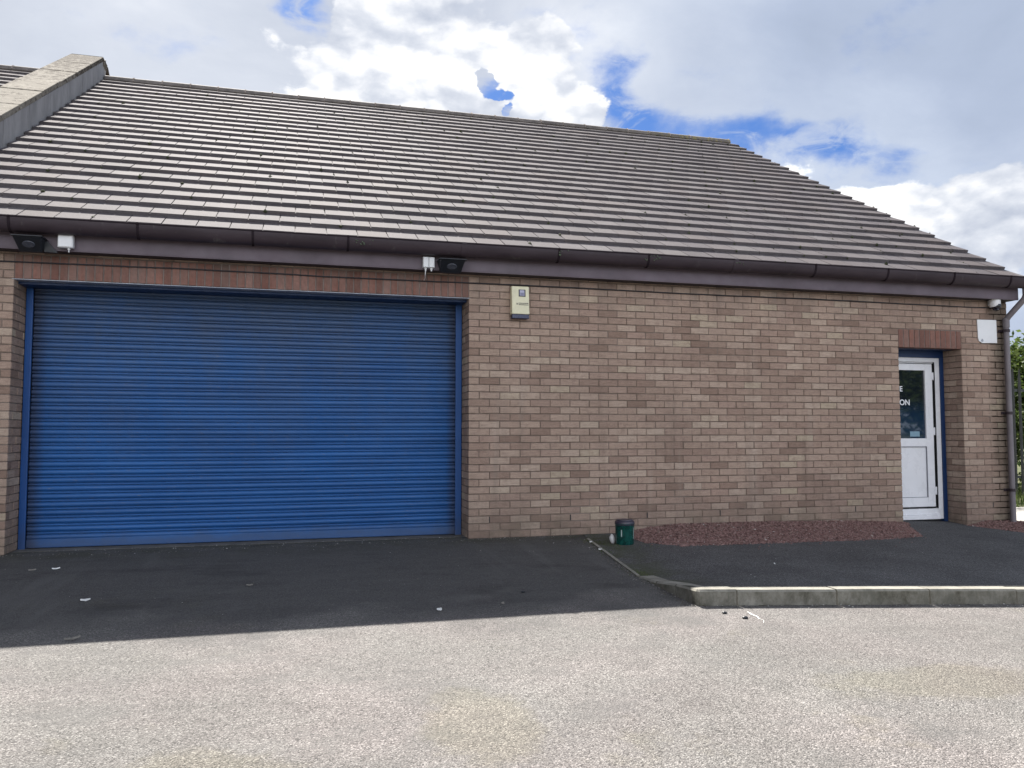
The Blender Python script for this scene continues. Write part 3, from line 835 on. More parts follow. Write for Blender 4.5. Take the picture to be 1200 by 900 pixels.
# ------------------------------------------------------------------ entrance door
Y = RD
b = MB()
b.box(DX0 + .002, DX1 - .002, Y - .03, Y + .06, 2.066, 2.25); b.box(DX1 - .058, DX1 - .001, Y - .03, Y + .06, -.04, 2.066); b.box(DX0 + .001, DX0 + .05, Y - .03, Y + .06, -.04, 2.066)
b.box(DX0, DX1, .12, Y - .031, D_TOP + .0, D_TOP + .02)
lin = b.build('door_lining', M_LINING, bld, bevel=.003)
b = MB(); FX0, FX1 = DX0 + .052, DX1 - .060
b.box(FX1 - .068, FX1, Y - .02, Y + .05, .0, 2.064); b.box(FX0, FX0 + .068, Y - .02, Y + .05, .0, 2.064); b.box(FX0 + .068, FX1 - .068, Y - .02, Y + .05, 2.010, 2.064)
b.box(FX0 + .068, FX1 - .068, Y + .01, Y + .05, 1.996, 2.010)
fr = b.build('door_frame', M_UPVC, bld, bevel=.005)
b = MB(); b.box(FX0 + .069, FX1 - .069, Y - .018, Y + .05, .0, .135); b.box(FX0 + .069, FX1 - .069, Y - .05, Y - .018, .002, .055); b.box(FX0 + .069, FX1 - .069, Y - .035, Y - .018, .055, .075)
b.build('door_sill', M_UPVC, fr, bevel=.006)
b = MB(); b.box(FX0 + .07, FX1 - .084, Y + .051, Y + .06, .1, 2.0); b.box(FX1 - .116, FX1 - .0685, Y + .035, Y + .045, .14, 1.996); b.box(FX1 - .0725, FX1 - .0682, Y - .012, Y + .034, .14, 2.009); b.box(FX0 + .0725, FX1 - .0735, Y + .030, Y + .0345, .1355, .157)
b.build('gap_shade', M_DARKGAP, fr)  # dark strips painting the shade inside the gap round the door leaf
LX0, LX1, LZ0, LZ1 = FX0 + .09, FX1 - .106, .158, 1.986
b = MB(); st = .112
b.box(LX0, LX0 + st, Y - .012, Y + .045, LZ0, LZ1); b.box(LX1 - st, LX1, Y - .012, Y + .045, LZ0, LZ1)
b.box(LX0 + st, LX1 - st, Y - .012, Y + .045, LZ1 - .085, LZ1); b.box(LX0 + st, LX1 - st, Y - .012, Y + .045, LZ0, LZ0 + .12); b.box(LX0 + st, LX1 - st, Y - .012, Y + .045, .925, 1.030)
door = b.build('door', M_UPVC, bld, bevel=.006)
b = MB(); b.box(LX0 + st - .001, LX1 - st + .001, Y + .012, Y + .02, 1.028, LZ1 - .083); gl = b.build('glass_pane', M_GLASS, door)
b = MB(); b.box(LX0 + st - .001, LX1 - st + .001, Y + .004, Y + .03, LZ0 + .118, .927)
a0, a1, c0, c1 = LX0 + st, LX1 - st, LZ0 + .12, .925
b.build('door_panel', M_UPVC, door)
b = MB(); w = .006
b.box(a0, a0 + w, Y - .0135, Y + .003, c0, c1); b.box(a1 - w, a1, Y - .0135, Y + .003, c0, c1); b.box(a0, a1, Y - .0133, Y + .003, c1 - w, c1); b.box(a0, a1, Y - .0133, Y + .003, c0, c0 + w)
b.build('panel_bead', simple('grey_bead', (.22, .23, .26), .6), door)
for z in (.36, 1.12, 1.83):
    b = MB(); b.tube([(LX1 + .018, Y - .004, z - .05), (LX1 + .018, Y - .004, z + .05)], .009, 10); b.box(LX1 - .02, LX1 + .015, Y - .016, Y - .0105, z - .04, z + .04)
    b.build('hinge', M_UPVC, door, smooth=True)
b = MB(); b.box(5.83, 5.975, Y + .0085, Y + .0115, 1.052, 1.118); st_ = b.build('sticker', simple('pale_blue_sticker', (.18, .30, .38), .5), door)
def text(body, size, x, z, y, parent, m, name, right=False):
    cu = bpy.data.curves.new(name, 'FONT'); cu.body = body; cu.size = size; cu.align_x = 'RIGHT' if right else 'LEFT'; cu.extrude = .0008; cu.offset = size * .02
    o = bpy.data.objects.new(name, cu); COL.objects.link(o)
    bpy.context.view_layer.update()
    me = bpy.data.meshes.new_from_object(o); bpy.data.objects.remove(o)
    o = bpy.data.objects.new(name, me); me.materials.append(m)
    me.transform(Matrix.Translation((x, y, z)) @ Matrix.Rotation(R(90), 4, 'X'))
    link(o, parent); return o
M_LETTER = simple('white_vinyl_lettering', (.74, .76, .78), .5, .03, 20)
text('E', .095, 5.735, 1.63, Y + .010, door, M_LETTER, 'lettering', True)
text('ION', .100, 5.842, 1.455, Y + .010, door, M_LETTER, 'lettering', True)

# ------------------------------------------------------------------ neighbouring unit beyond the party wall
nb = empty('neighbouring_unit', 'tiled roof of the neighbouring unit past the lichened parapet at top left', 'building', (-9.6, 0, 0))
def nloc(o): o.matrix_parent_inverse = nb.matrix_basis.inverted() if False else Matrix.Translation((9.6, 0, 0)); return o
b = MB(); bricks(b, (0, 0, 0), (1, 0, 0), (0, -1, 0), -14, -5.57, -4, 37); b.box(-14, -5.57, e, .3, -.5, 2.79, 1); b.box(-14.0, -13.7, .301, GD, -.5, 2.8, 1)
nloc(b.build('wall', [M_BRICK, M_MORTAR], nb, fix=False))
b = MB(); tiles(b, -14.1, -5.57, NC, SMAX, .11); tiles(b, -14.1, -5.57, NC, SMAX, .11, back=True)
for back in (False, True):
    b.hexa([rp(-14.05, .05, -.06, back), rp(-5.57, .05, -.06, back), rp(-5.57, SMAX, -.06, back), rp(-14.05, SMAX, -.06, back), rp(-14.05, .05, -.014, back), rp(-5.57, .05, -.014, back), rp(-5.57, SMAX, -.014, back), rp(-14.05, SMAX, -.014, back)], 1)
nr = nloc(b.build('roof', [M_TILE, M_SOFFIT], nb)); ridge(-14.1, -5.57, nr, False)
ng = eaves(-14.1, -5.60, nb, [(-6.5, 0), (-7.5, 1), (-8.5, 0)])
for ch in nb.children:
    ch.matrix_parent_inverse = Matrix.Translation((9.6, 0, 0))

# ------------------------------------------------------------------ things fixed to the front
# alarm box
al = empty('alarm_box', 'cream alarm sounder box with navy base strip, high on the brickwork right of the shutter', 'alarm box', (.546, 0, 2.33))
def rel(o, r): o.matrix_parent_inverse = Matrix.Translation(-Vector(r.location)); return o
b = MB(); x0, x1, y0, y1 = .452, .645, -.088, -.001
b.hexa([(x0, y1, 2.372), (x0, y0, 2.372), (x1, y0, 2.372), (x1, y1, 2.372), (x0, y1, 2.676), (x0, y0 + .022, 2.676), (x1, y0 + .022, 2.676), (x1, y1, 2.676)])
rel(b.build('cover', M_CREAM, al, bevel=.008), al)
b = MB(); b.box(x0 + .003, x1 - .003, y0 + .006, y1 - .004, 2.326, 2.3715); rel(b.build('base_lens', M_NAVY, al, bevel=.005), al)
def fy(z): return y0 + .022 * (z - 2.372) / (.304) - .0015
def plate(b, xa, xc, za, zb, d=0., mi=0):
    b.hexa([(xa, fy(za) - d, za), (xc, fy(za) - d, za), (xc, fy(za) + .001, za), (xa, fy(za) + .001, za), (xa, fy(zb) - d, zb), (xc, fy(zb) - d, zb), (xc, fy(zb) + .001, zb), (xa, fy(zb) + .001, zb)], mi)
b = MB(); plate(b, .528, .604, 2.562, 2.640, .0005, 0); plate(b, .540, .592, 2.573, 2.632, .0013, 1); plate(b, .545, .587, 2.576, 2.606, .0020, 2); plate(b, .551, .581, 2.634, 2.6385, .0021, 2)
rel(b.build('logo', [M_INK, M_LOGO, simple('slate_print', (.20, .20, .30), .5)], al), al)
b = MB()
for row, zz in enumerate((2.487, 2.470)):
    xx = .525
    while xx < .635:
        w = random.uniform(.007, .013); plate(b, xx, min(xx + w, .637), zz, zz + .0075, .0006); xx += w + random.uniform(.001, .0025)
plate(b, .503, .513, 2.474, 2.492, .0006)
rel(b.build('printed_line', M_INK, al), al)
b = MB(); b.tube([(x0 - .003, -.055, 2.405), (x0 + .002, -.055, 2.405)], .006, 10); rel(b.build('screw', M_INK, al), al)

# white plate
b = MB(); zt, zb_ = 2.537, 2.238
ring = [(6.588, zt - .004), (6.592, zt), (6.888, zt + .004), (6.890, zb_ + .006), (6.655, zb_), (6.606, zb_ + .028), (6.596, zb_ + .06)]
n = len(ring); vs = [(x, -.014, z) for x, z in ring] + [(x, -.002, z) for x, z in ring]
b.add(vs, [tuple(range(n))[::-1], tuple(range(n, 2 * n))] + [(k, (k + 1) % n, n + (k + 1) % n, n + k) for k in range(n)])
pl = b.build('blank_sign', simple('white_sign_face', (.74, .75, .76), .4, .04, 5), loc=(6.74, 0, 2.24), bevel=.002)
tag(pl, 'blank white square plate with a chipped lower corner, right of the door lintel', 'sign')
b = MB(); b.add([(6.630, -.0165, 2.262), (6.668, -.0165, 2.254), (6.676, -.0165, 2.275), (6.652, -.0165, 2.298)], [(0, 1, 2, 3)]); rel(b.build('scuff', M_STEEL, pl, fix=False), pl)

# turret camera
cam_t = empty('security_camera', 'white turret security camera with black dome, under the eaves above the blank plate', 'camera', (6.80, -.08, 2.66))
b = MB(); b.lathe([(.0, .135), (.060, .135), (.066, .12), (.066, .02), (.060, .0), (.052, -.005)], (6.80, -.085, 2.695), 24); b.box(6.775, 6.825, -.03, -.002, 2.72, 2.79)
rel(b.build('housing', M_WHITEPL, cam_t, smooth=True), cam_t)
b = MB(); b.lathe([(.054, .03), (.054, .0), (.050, -.02), (.036, -.040), (.016, -.050), (.0, -.052)], (6.806, -.100, 2.694), 24)
rel(b.build('dome', M_DOME, cam_t, smooth=True), cam_t)
b = MB(); b.lathe([(.0, .0), (.012, .0), (.012, .012), (.0, .014)], (6.79, -.135, 2.652), 14); rel(b.build('lens', M_LENS, cam_t, smooth=True), cam_t)

# junction boxes and floodlights on the fascia
FY = -.169
t = empty('junction_box', 'pair of white junction boxes with cable glands, on the fascia above the shutter\'s right end', 'junction box', (-.465, FY, 2.79), 'white junction boxes on the fascia')
for k, (xa, xc) in enumerate(((-.526, -.468), (-.466, -.408))):
    b = MB(); b.box(xa, xc, FY - .055, FY - .001, 2.795, 2.905); b.box(xa + .003, xc - .003, FY - .062, FY - .0555, 2.798, 2.902); rel(b.build('box_body', M_WHITEPL, t, bevel=.004), t)
    xm = (xa + xc) / 2
    b = MB(); b.tube([(xm, FY - .028, 2.796), (xm, FY - .028, 2.782)], .014, 12); b.tube([(xm, FY - .028, 2.782), (xm, FY - .028, 2.762)], [.010, .007], 12); rel(b.build('cable_gland', M_WHITEPL, t, smooth=True), t)
b = MB(); b.tube([(-.497, FY - .028, 2.764), (-.498, FY - .02, 2.73), (-.49, FY + .04, 2.705), (-.485, -.02, 2.70)], .0045, 8); rel(b.build('cable', M_WHITEPL, t, smooth=True), t)
t = empty('junction_box', 'single square white junction box, on the fascia at the far left above the shutter', 'junction box', (-3.82, FY, 2.80), 'white junction boxes on the fascia')
b = MB(); b.box(-3.888, -3.760, FY - .060, FY - .001, 2.805, 2.920); b.box(-3.882, -3.766, FY - .068, FY - .0605, 2.811, 2.914); rel(b.build('box_body', M_WHITEPL, t, bevel=.006), t)
b = MB(); b.tube([(-3.80, FY - .03, 2.806), (-3.80, FY - .03, 2.79)], .013, 12); b.tube([(-3.80, FY - .03, 2.79), (-3.80, FY - .03, 2.765)], .005, 8); rel(b.build('cable_gland', M_WHITEPL, t, smooth=True), t)

def flood(x0, x1, taper, label):
    t = empty('floodlight', label, 'floodlight', ((x0 + x1) / 2, FY, 2.80), 'black floodlights under the gutter')
    zt, zb = 2.868, 2.755
    b = MB()   # wedge housing, deeper at the top, its glass looking down and out
    ya, yc = FY - .001, FY - .17
    P = [(x0 + .03, ya, zb), (x1 - .03, ya, zb), (x1 - .03, ya - .03, zb), (x0 + .03, ya - .03, zb), (x0, ya, zt), (x1, ya, zt), (x1 - .01, yc, zt - .005), (x0 + .01, yc, zt - .005)]
    b.hexa(P)
    b.box(x0 - .006, x1 + .006, yc - .008, ya, zt - .002, zt + .010)
    rel(b.build('lamp_housing', M_CASE, t, bevel=.004), t)
    # lens disc set in the sloping face
    c = Vector(((x0 + x1) / 2, (yc + ya - .03) / 2, (zt - .005 + zb) / 2)); d1 = Vector((1, 0, 0)); d2 = (Vector((0, yc, zt - .005)) - Vector((0, ya - .03, zb))).normalized(); n_ = d1.cross(d2).normalized()
    if n_.z > 0: n_ = -n_
    vs = [c + n_ * .006 + d1 * (.050 * math.cos(k * math.pi / 12)) + d2 * (.036 * math.sin(k * math.pi / 12)) for k in range(24)] + [c - n_ * .004 + d1 * (.055 * math.cos(k * math.pi / 12)) + d2 * (.041 * math.sin(k * math.pi / 12)) for k in range(24)]
    b = MB(); b.add(vs, [tuple(range(24))] + [(k, (k + 1) % 24, 24 + (k + 1) % 24, 24 + k) for k in range(24)]); rel(b.build('lens', M_LENS, t), t)
    if taper:
        b = MB(); b.hexa([(x1 - .02, FY - .02, 2.760), (x1 + .10, FY - .02, 2.756), (x1 + .10, FY - .001, 2.756), (x1 - .02, FY - .001, 2.760), (x1 - .02, FY - .035, 2.862), (x1 + .012, FY - .035, 2.856), (x1 + .012, FY - .001, 2.856), (x1 - .02, FY - .001, 2.862)])
        rel(b.build('lamp_bracket', M_CASE, t, bevel=.004), t)
flood(-.372, -.100, False, 'black wedge floodlight with round grey lens, beside the paired junction boxes')
flood(-4.235, -3.99, True, 'black wedge floodlight with round grey lens, at the far left beside the single junction box')

# cable clipped along the top of the wall
b = MB(); pts = []; x = -5.0
while x < 6.75:
    pts.append((x, -.009, zc(-2) + .002 + .004 * math.sin(x * 1.7) + random.gauss(0, .0015))); x += .35
pts += [(6.78, -.009, zc(-2) + .004)]
b.tube(pts, .0068, 8)
tag(b.build('cable', M_CABLE, smooth=True), 'thin black cable clipped along the top of the brick wall under the soffit', 'cable')

# ------------------------------------------------------------------ gravel heaps
def chips(name, label, poly, ztop, yfront, n, keep=None):
    """heap of chippings: base mound plus loose angular stones"""
    x0, x1 = poly
    b = MB(); nx, ny = 60, 10; vs = []
    def hz(x, y):
        yf = yfront(x); f = min(max(1 - y / yf, 0), 1) if yf < 0 else 0
        base = pz(x, y)
        return base + max(ztop(x) - pz(x, 0), 0) * f ** 1.25 * 1.0 - .004
    for j in range(ny + 1):
        for i in range(nx + 1):
            x = x0 + (x1 - x0) * i / nx; y = yfront(x) * j / ny - .002
            vs.append((x, y, hz(x, y)))
    b.add(vs, [(j * (nx + 1) + i, (j + 1) * (nx + 1) + i, (j + 1) * (nx + 1) + i + 1, j * (nx + 1) + i + 1) for j in range(ny) for i in range(nx)])
    for k in range(n):
        x = random.uniform(x0 - .05, x1 + .05); yf = yfront(min(max(x, x0), x1))
        v = random.random(); y = yf * v * random.uniform(.96, 1.03) - .01
        if random.random() < .012: y -= random.expovariate(9); x += random.gauss(0, .05)
        r = random.uniform(.006, .013) * (1.5 if random.random() < .05 else 1); c = Vector((x, min(y, -.012), hz(min(max(x, x0), x1), y) + r * .35))
        rot = Matrix.Rotation(random.uniform(0, 6.28), 3, 'Z') @ Matrix.Rotation(random.gauss(0, .5), 3, 'X')
        sx, sy, sz = random.uniform(.8, 1.7), random.uniform(.6, 1.1), random.uniform(.35, .8)
        q = [c + rot @ Vector((dx * sx * r * random.uniform(.75, 1.2), dy * sy * r * random.uniform(.75, 1.2), dz * sz * r * random.uniform(.75, 1.2))) for dx, dy, dz in ((1, .1, 0), (-1, -.1, 0), (.2, 1, 0), (-.2, -1, 0), (.1, .1, 1), (0, 0, -1))]
        b.add(q, [(0, 2, 4), (2, 1, 4), (1, 3, 4), (3, 0, 4), (2, 0, 5), (1, 2, 5), (3, 1, 5), (0, 3, 5)])
    o = b.build(name, M_CHIP, fix=False); tag(o, label, 'gravel', kind='stuff'); return o
def lerp(x, pts):
    if x <= pts[0][0]: return pts[0][1]
    for (a, p), (c, q) in zip(pts, pts[1:]):
        if x <= c: return p + (q - p) * (x - a) / (c - a)
    return pts[-1][1]
chips('gravel', 'plum slate chippings heaped along the wall foot between tub and door', (1.72, 5.40), lambda x: lerp(x, [(1.72, .01), (2.0, .055), (2.35, .09), (3.5, .082), (4.6, .06), (5.40, .02)]),
      lambda x: lerp(x, [(1.72, -.75), (1.9, -1.05), (2.7, -1.04), (4.4, -.97), (4.9, -.86), (5.4, -.05)]), 22000)
chips('gravel', 'small spill of plum slate chippings at the foot of the downpipe', (6.36, 7.6), lambda x: lerp(x, [(6.36, -.05), (6.6, .005), (7.1, -.01), (7.6, -.09)]),
      lambda x: lerp(x, [(6.36, -.08), (6.6, -.55), (7.0, -.95), (7.6, -1.25)]), 5200)

# ------------------------------------------------------------------ tub, stone, litter
tx, ty = 1.46, -.70; tz = pz(tx, ty)
tub = empty('plastic_tub', 'green translucent plastic tub with a dark rim, standing against the wall foot', 'tub', (tx, ty, tz))
b = MB()
b.lathe([(.0, .004), (.083, .004), (.088, .0), (.092, .012), (.094, .10), (.096, .19), (.100, .2), (.100, .205), (.095, .205), (.091, .19), (.089, .10), (.087, .014), (.0, .012)], (tx, ty, tz), 32)
rel(b.build('tub_body', M_TUB, tub, smooth=True), tub)
b = MB(); b.lathe([(.0935, .190), (.098, .191), (.1, .20), (.099, .225), (.094, .232), (.086, .236), (.083, .246), (.05, .250), (.0, .251)], (tx, ty, tz), 32)
rel(b.build('rim', simple('dark_violet_plastic', (.030, .026, .045), .35, .2, 10), tub, smooth=True), tub)
M_HIGHLIGHT = simple('pale_highlight_tone', (.42, .50, .48), .6, .2, 40)  # pale strips that paint upright highlights on the tub sides
b = MB()
for k, a in enumerate((-2.3, -.85)):
    h = (.07, .11, .03, .03)[k]; z0 = (.08, .06, .012, .012)[k]; w = (.05, .03, .12, .16)[k]
    vs = [];
    for aa in (a - w, a + w):
        for zz in (z0, z0 + h): vs.append((tx + .0965 * math.cos(aa), ty + .0965 * math.sin(aa), tz + zz))
    b.add(vs, [(0, 2, 3, 1)]); rel(b.build('painted_highlight', M_HIGHLIGHT, tub, fix=False), tub); b = MB()


def blob(name, c, rx, ry, rz, m, label, cat):
    bm = bmesh.new(); bmesh.ops.create_icosphere(bm, subdivisions=2, radius=1)
    for v in bm.verts:
        k = 1 + random.uniform(-.12, .12); v.co = Vector((v.co.x * rx * k, v.co.y * ry * k, v.co.z * rz * k))
    me = bpy.data.meshes.new(name); bm.to_mesh(me); bm.free(); me.materials.append(m)
    me.polygons.foreach_set('use_smooth', [True] * len(me.polygons))
    o = bpy.data.objects.new(name, me); link(o); o.location = c; return tag(o, label, cat)
o = blob('stone', (1.35, -.64, pz(1.35, -.64) + .045), .028, .025, .052, M_STONE, 'white upright stone leaning beside the green tub', 'stone'); o.rotation_euler = (0, R(-14), .4)
def scrap(name, x, y, l, w, ang, label, cat, m, curl=.15, zf=None):
    l, w = l * .62, w * .62
    b = MB(); n = 6; vs = []
    zf = zf or gz
    for i in range(n + 1):
        u = i / n - .5; ww = w * (1 - (2 * abs(u)) ** 2.2) * .5 + .0015
        for s in (-1, 1):
            dx, dy = u * l, s * ww + .12 * l * u * u
            X = x + dx * math.cos(ang) - dy * math.sin(ang); Yp = y + dx * math.sin(ang) + dy * math.cos(ang)
            zz = zf(x, y) + .007 + abs(u) * 2 * curl * l * .5 + (s + 1) * .004 + random.uniform(0, .002)
            vs.append((X, Yp, zz))
    top = [(2 * i, 2 * i + 2, 2 * i + 3, 2 * i + 1) for i in range(n)]
    b.add(vs, top); k = len(vs); b.add([(v[0], v[1], v[2] - .002) for v in vs], [f[::-1] for f in top])
    o = b.build(name, m, fix=False, loc=(x, y, zf(x, y))); return tag(o, label, cat)
scrap('leaf', -3.154, -2.10, .10, .045, .25, 'pale curled leaf lying on the shaded drive, left of middle', 'leaf', M_PAPER)
scrap('leaf', -2.99, -3.12, .14, .03, .45, 'dull grey leaf lying at the shadow edge, lower left', 'leaf', M_DEADLEAF)
scrap('leaf', -2.08, -1.86, .08, .035, .1, 'small grey leaf on the shaded drive in front of the shutter', 'leaf', M_DEADLEAF)
scrap('paper_scrap', -.815, -2.93, .06, .05, .3, 'tiny white paper scrap on the drive near the shadow edge', 'litter', M_PAPER)
scrap('paper_scrap', -.36, -2.86, .05, .03, .6, 'tiny grey paper scrap on the drive, just right of the white scrap', 'litter', M_DEADLEAF)
scrap('paper_scrap', 1.165, -.52, .06, .03, .4, 'white paper scrap at the wall end of the flush edging', 'litter', M_PAPER)
scrap('paper_scrap', 1.10, -.95, .055, .02, -.3, 'thin white scrap lying along the flush edging', 'litter', M_PAPER)
scrap('twig', -3.66, -.84, .10, .012, .5, 'pale split twig on the drive near the shutter\'s left corner', 'twig', M_PAPER)
scrap('twig', -3.83, -.86, .09, .010, .35, 'short pale twig left of the split twig by the shutter', 'twig', M_DEADLEAF)
scrap('paper_scrap', 2.2, -2.2, .03, .02, .9, 'tiny pale scrap out on the raised pavement', 'litter', M_PAPER, zf=pz)
def pebble(x, y, r, label, m): 
    o = blob('pebble', (x, y, gz(x, y) + r * .4), r * 1.3, r, r * .6, m, label, 'pebble'); return o
pebble(1.03, -3.42, .014, 'small dark pebble on the sunny drive by the kerb corner', M_CASE)
pebble(1.10, -3.56, .016, 'flat dark pebble in front of the kerb corner, nearer the camera', M_CASE)
pebble(-.12, -2.53, .014, 'small black pebble on the shaded drive left of the kerb', M_CASE)
# dribble of white paint by the kerb
b = MB(); pts = [(1.215, -3.40), (1.205, -3.47), (1.21, -3.53), (1.19, -3.58), (1.20, -3.62), (1.175, -3.66), (1.15, -3.70)]
wd = [.005, .008, .006, .003, .0015, .004, .001]
vs = []
for (x, y), w in zip(pts, wd): vs += [(x - w, y, gz(x, y) + .004), (x + w, y + .003, gz(x, y) + .004)]
b.add(vs, [(2 * i, 2 * i + 1, 2 * i + 3, 2 * i + 2) for i in range(len(pts) - 1)])
o = b.build('paint_splash', M_PAINT, fix=False); tag(o, 'crooked white paint dribble on the drive in front of the kerb', 'paint mark')
# weeds at the edging
b = MB()
for k in range(420):
    c_ = random.choice([(1.20, -.45, .14), (1.28, -.62, .12), (1.12, -1.05, .10), (1.35, -.8, .1), (1.0, -2.05, .10), (1.62, -.95, .12)])
    x = c_[0] + random.gauss(0, c_[2] * .5); y = c_[1] + random.gauss(0, c_[2]); z = max(gz(x, y), pz(x, y) - .004)
    if x < xl(y) - .03: z = gz(x, y)
    h = random.uniform(.006, .022); a = random.uniform(0, 6.28); d = random.uniform(.3, 1.) * h; w = .003
    b.add([(x - w * math.sin(a), y + w * math.cos(a), z), (x + w * math.sin(a), y - w * math.cos(a), z), (x + d * math.cos(a), y + d * math.sin(a), z + h)], [(0, 1, 2)])
tag(b.build('weeds', M_GRASS, fix=False), 'low weeds and moss along the flush edging beside the tub', 'weeds', kind='stuff')

# grit, leaf crumbs and pale chips swept against the wall, kerb and over the apron
M_GRIT = mat('mixed_grit', lambda t, b: (t.put(b.inputs['Base Color'], t.ramp(t.rnd(), [(0, (.03, .028, .024)), (.35, (.10, .085, .06)), (.7, (.17, .16, .14)), (.93, (.26, .25, .23)), (1, (.62, .61, .58))])), None)[1])
b = MB()
def crumb(x, y, z, r):
    rot = Matrix.Rotation(random.uniform(0, 6.28), 3, 'Z'); c = Vector((x, y, z))
    b.add([c + rot @ Vector((dx * r * random.uniform(.7, 1.5), dy * r * random.uniform(.6, 1.1), dz * r * .45)) for dx, dy, dz in ((1, 0, 0), (-1, 0, 0), (0, 1, 0), (0, -1, 0), (0, 0, 1), (0, 0, -.6))],
          [(0, 2, 4), (2, 1, 4), (1, 3, 4), (3, 0, 4), (2, 0, 5), (1, 2, 5), (3, 1, 5), (0, 3, 5)])
for k in range(900):
    x = random.uniform(-5.5, 1.15); y = -random.expovariate(11) - .01 + (.30 if XL + .1 < x < XR - .1 and random.random() < .45 else 0); y = min(y, .16 if XL + .1 < x < XR - .1 else -.01)
    crumb(x, y, gz(x, y) + .003, random.uniform(.003, .009))
for k in range(420):
    x = random.uniform(-4.6, .8); y = random.uniform(-3.6, -.2); crumb(x, y, gz(x, y) + .002, random.uniform(.002, .0055) * (1.8 if random.random() < .05 else 1))
for k in range(750):
    x = random.uniform(.95, 9); y = yk(x) - random.expovariate(38) - .004; crumb(x, y, gz(x, y) + .003, random.uniform(.003, .009))
for k in range(260):
    x = random.uniform(1.4, 6.5); y = random.uniform(-3.0, -1.15); crumb(x, y, pz(x, y) + .002, random.uniform(.002, .006))
for k in range(500):
    y = random.uniform(-3.2, -.3); x = xl(y) - .02 - random.expovariate(22); crumb(x, y, gz(x, y) + .003, random.uniform(.003, .008))
tag(b.build('grit', M_GRIT, fix=False), 'loose grit and leaf crumbs gathered along the wall foot and kerb', 'grit', kind='stuff')

# ------------------------------------------------------------------ right side: fence, trees, grass
fb = empty('palisade_fence', 'dark steel palisade fence standing behind the downpipe at the right edge', 'fence', (8.0, 3.7, gz(9, 3.7)))
fz = gz(9, 3.7); FYY = 3.7
def relm(o): return rel(o, fb)
for k in range(70):
    x = 7.5 + k * .155; b = MB(); w = .034
    prof = [(-w, .012), (-w * .45, -.006), (0, .006), (w * .45, -.006), (w, .012)]
    vs = []
    for z, sc in ((fz + .08, 1), (fz + 2.22, 1), (fz + 2.40, .12)):
        vs += [(x + px_ * sc, FYY + py_, z) for px_, py_ in prof]
    vs2 = [(a, y + .004, z) for a, y, z in vs]
    fs = []
    for r_ in range(2):
        for q in range(4): fs.append((r_ * 5 + q, r_ * 5 + q + 1, (r_ + 1) * 5 + q + 1, (r_ + 1) * 5 + q))
    b.add(vs, fs); b.add(vs2, [f[::-1] for f in fs])
    relm(b.build('pale', M_FENCE, fb, fix=False))
for z in (.4, 2.0):
    b = MB(); b.box(7.45, 18.4, FYY + .02, FYY + .065, fz + z - .025, fz + z + .025); relm(b.build('rail', M_FENCE, fb))
for k in range(5):
    b = MB(); b.box(7.7 + k * 2.6, 7.8 + k * 2.6, FYY + .066, FYY + .16, fz - .05, fz + 2.3); relm(b.build('post', M_FENCE, fb))

def leafcloud(b, c, rad, n, size, mi=0, squash=.8, shell=.55):
    c = Vector(c)
    for k in range(n):
        v = Vector((random.gauss(0, 1), random.gauss(0, 1), random.gauss(0, 1))).normalized() * rad * (random.random() ** shell)
        v.z *= squash; p = c + v
        s = size * random.uniform(.6, 1.3)
        u = Vector((random.gauss(0, 1), random.gauss(0, 1), random.gauss(0, .6))).normalized(); w = u.cross(Vector((random.gauss(0, 1), random.gauss(0, 1), random.gauss(0, 1)))).normalized()
        b.add([p - u * s, p + w * s * .42, p + u * s, p - w * s * .42], [(0, 1, 2, 3)], mi)
def tree(name, label, x, y, h, spread, leafm, n, size, group='trees beyond the fence', low=.25):
    z0 = gz(x, y); t = empty(name, label, 'tree', (x, y, z0), group)
    b = MB(); tips = []
    def branch(p, d, L, r, lev):
        pts = [p]; q = Vector(p); dd = Vector(d).normalized()
        for k in range(5):
            dd = (dd + Vector((random.gauss(0, .13), random.gauss(0, .13), random.gauss(.04, .07)))).normalized(); q = q + dd * L / 5; pts.append(q.copy())
        b.tube(pts, [r * (1 - .7 * k / 5) for k in range(6)], 7 if lev else 10)
        if lev >= 2: tips.append(pts[-1]); tips.append(pts[3]); return
        for k in range(5 if lev == 0 else 3):
            f = random.randint(2, 5); a = random.uniform(0, 6.28)
            nd = Vector((math.cos(a), math.sin(a), random.uniform(.25, .9)))
            branch(pts[f], nd, L * random.uniform(.42, .62), r * .42, lev + 1)
        tips.append(pts[-1])
    branch(Vector((x, y, z0 - .1)), (0, 0, 1), h * .62, h * .022, 0)
    rel(b.build('trunk', M_BARK, t, smooth=True), t)
    b = MB()
    for k in range(int(6 * (1 - low))): tips.append(Vector((x + random.gauss(0, spread * .45), y + random.gauss(0, spread * .45), z0 + h * random.uniform(low, .6))))
    per = n // len(tips)
    for p in tips: leafcloud(b, p, spread * random.uniform(.22, .42), per, size, 0)
    rel(b.build('crown', leafm, t, fix=False), t)
    return t
tree('broadleaf_tree', 'bright green leafy tree behind the palisade fence', 12.9, 6.2, 3.9, 1.9, M_LEAF, 9000, .07, low=.05)
tree('broadleaf_tree', 'darker green leafy tree further back, right of the bright tree', 17.5, 7.5, 4.6, 2.3, M_LEAF2, 8000, .09, low=.05)
tree('shrub', 'low bright green shrub growing close behind the palisade fence', 11.9, 4.9, 2.1, 1.1, M_LEAF, 5200, .06, low=.0)
tree('shrub', 'deep green shrub behind the fence, left of the bright shrub', 10.4, 5.6, 1.9, 1.0, M_LEAF2, 4200, .06, low=.0)
tree('shrub', 'tall mid green shrub filling the gap between the two leafy trees', 15.0, 6.4, 3.0, 1.5, M_LEAF, 5000, .08, low=.0)
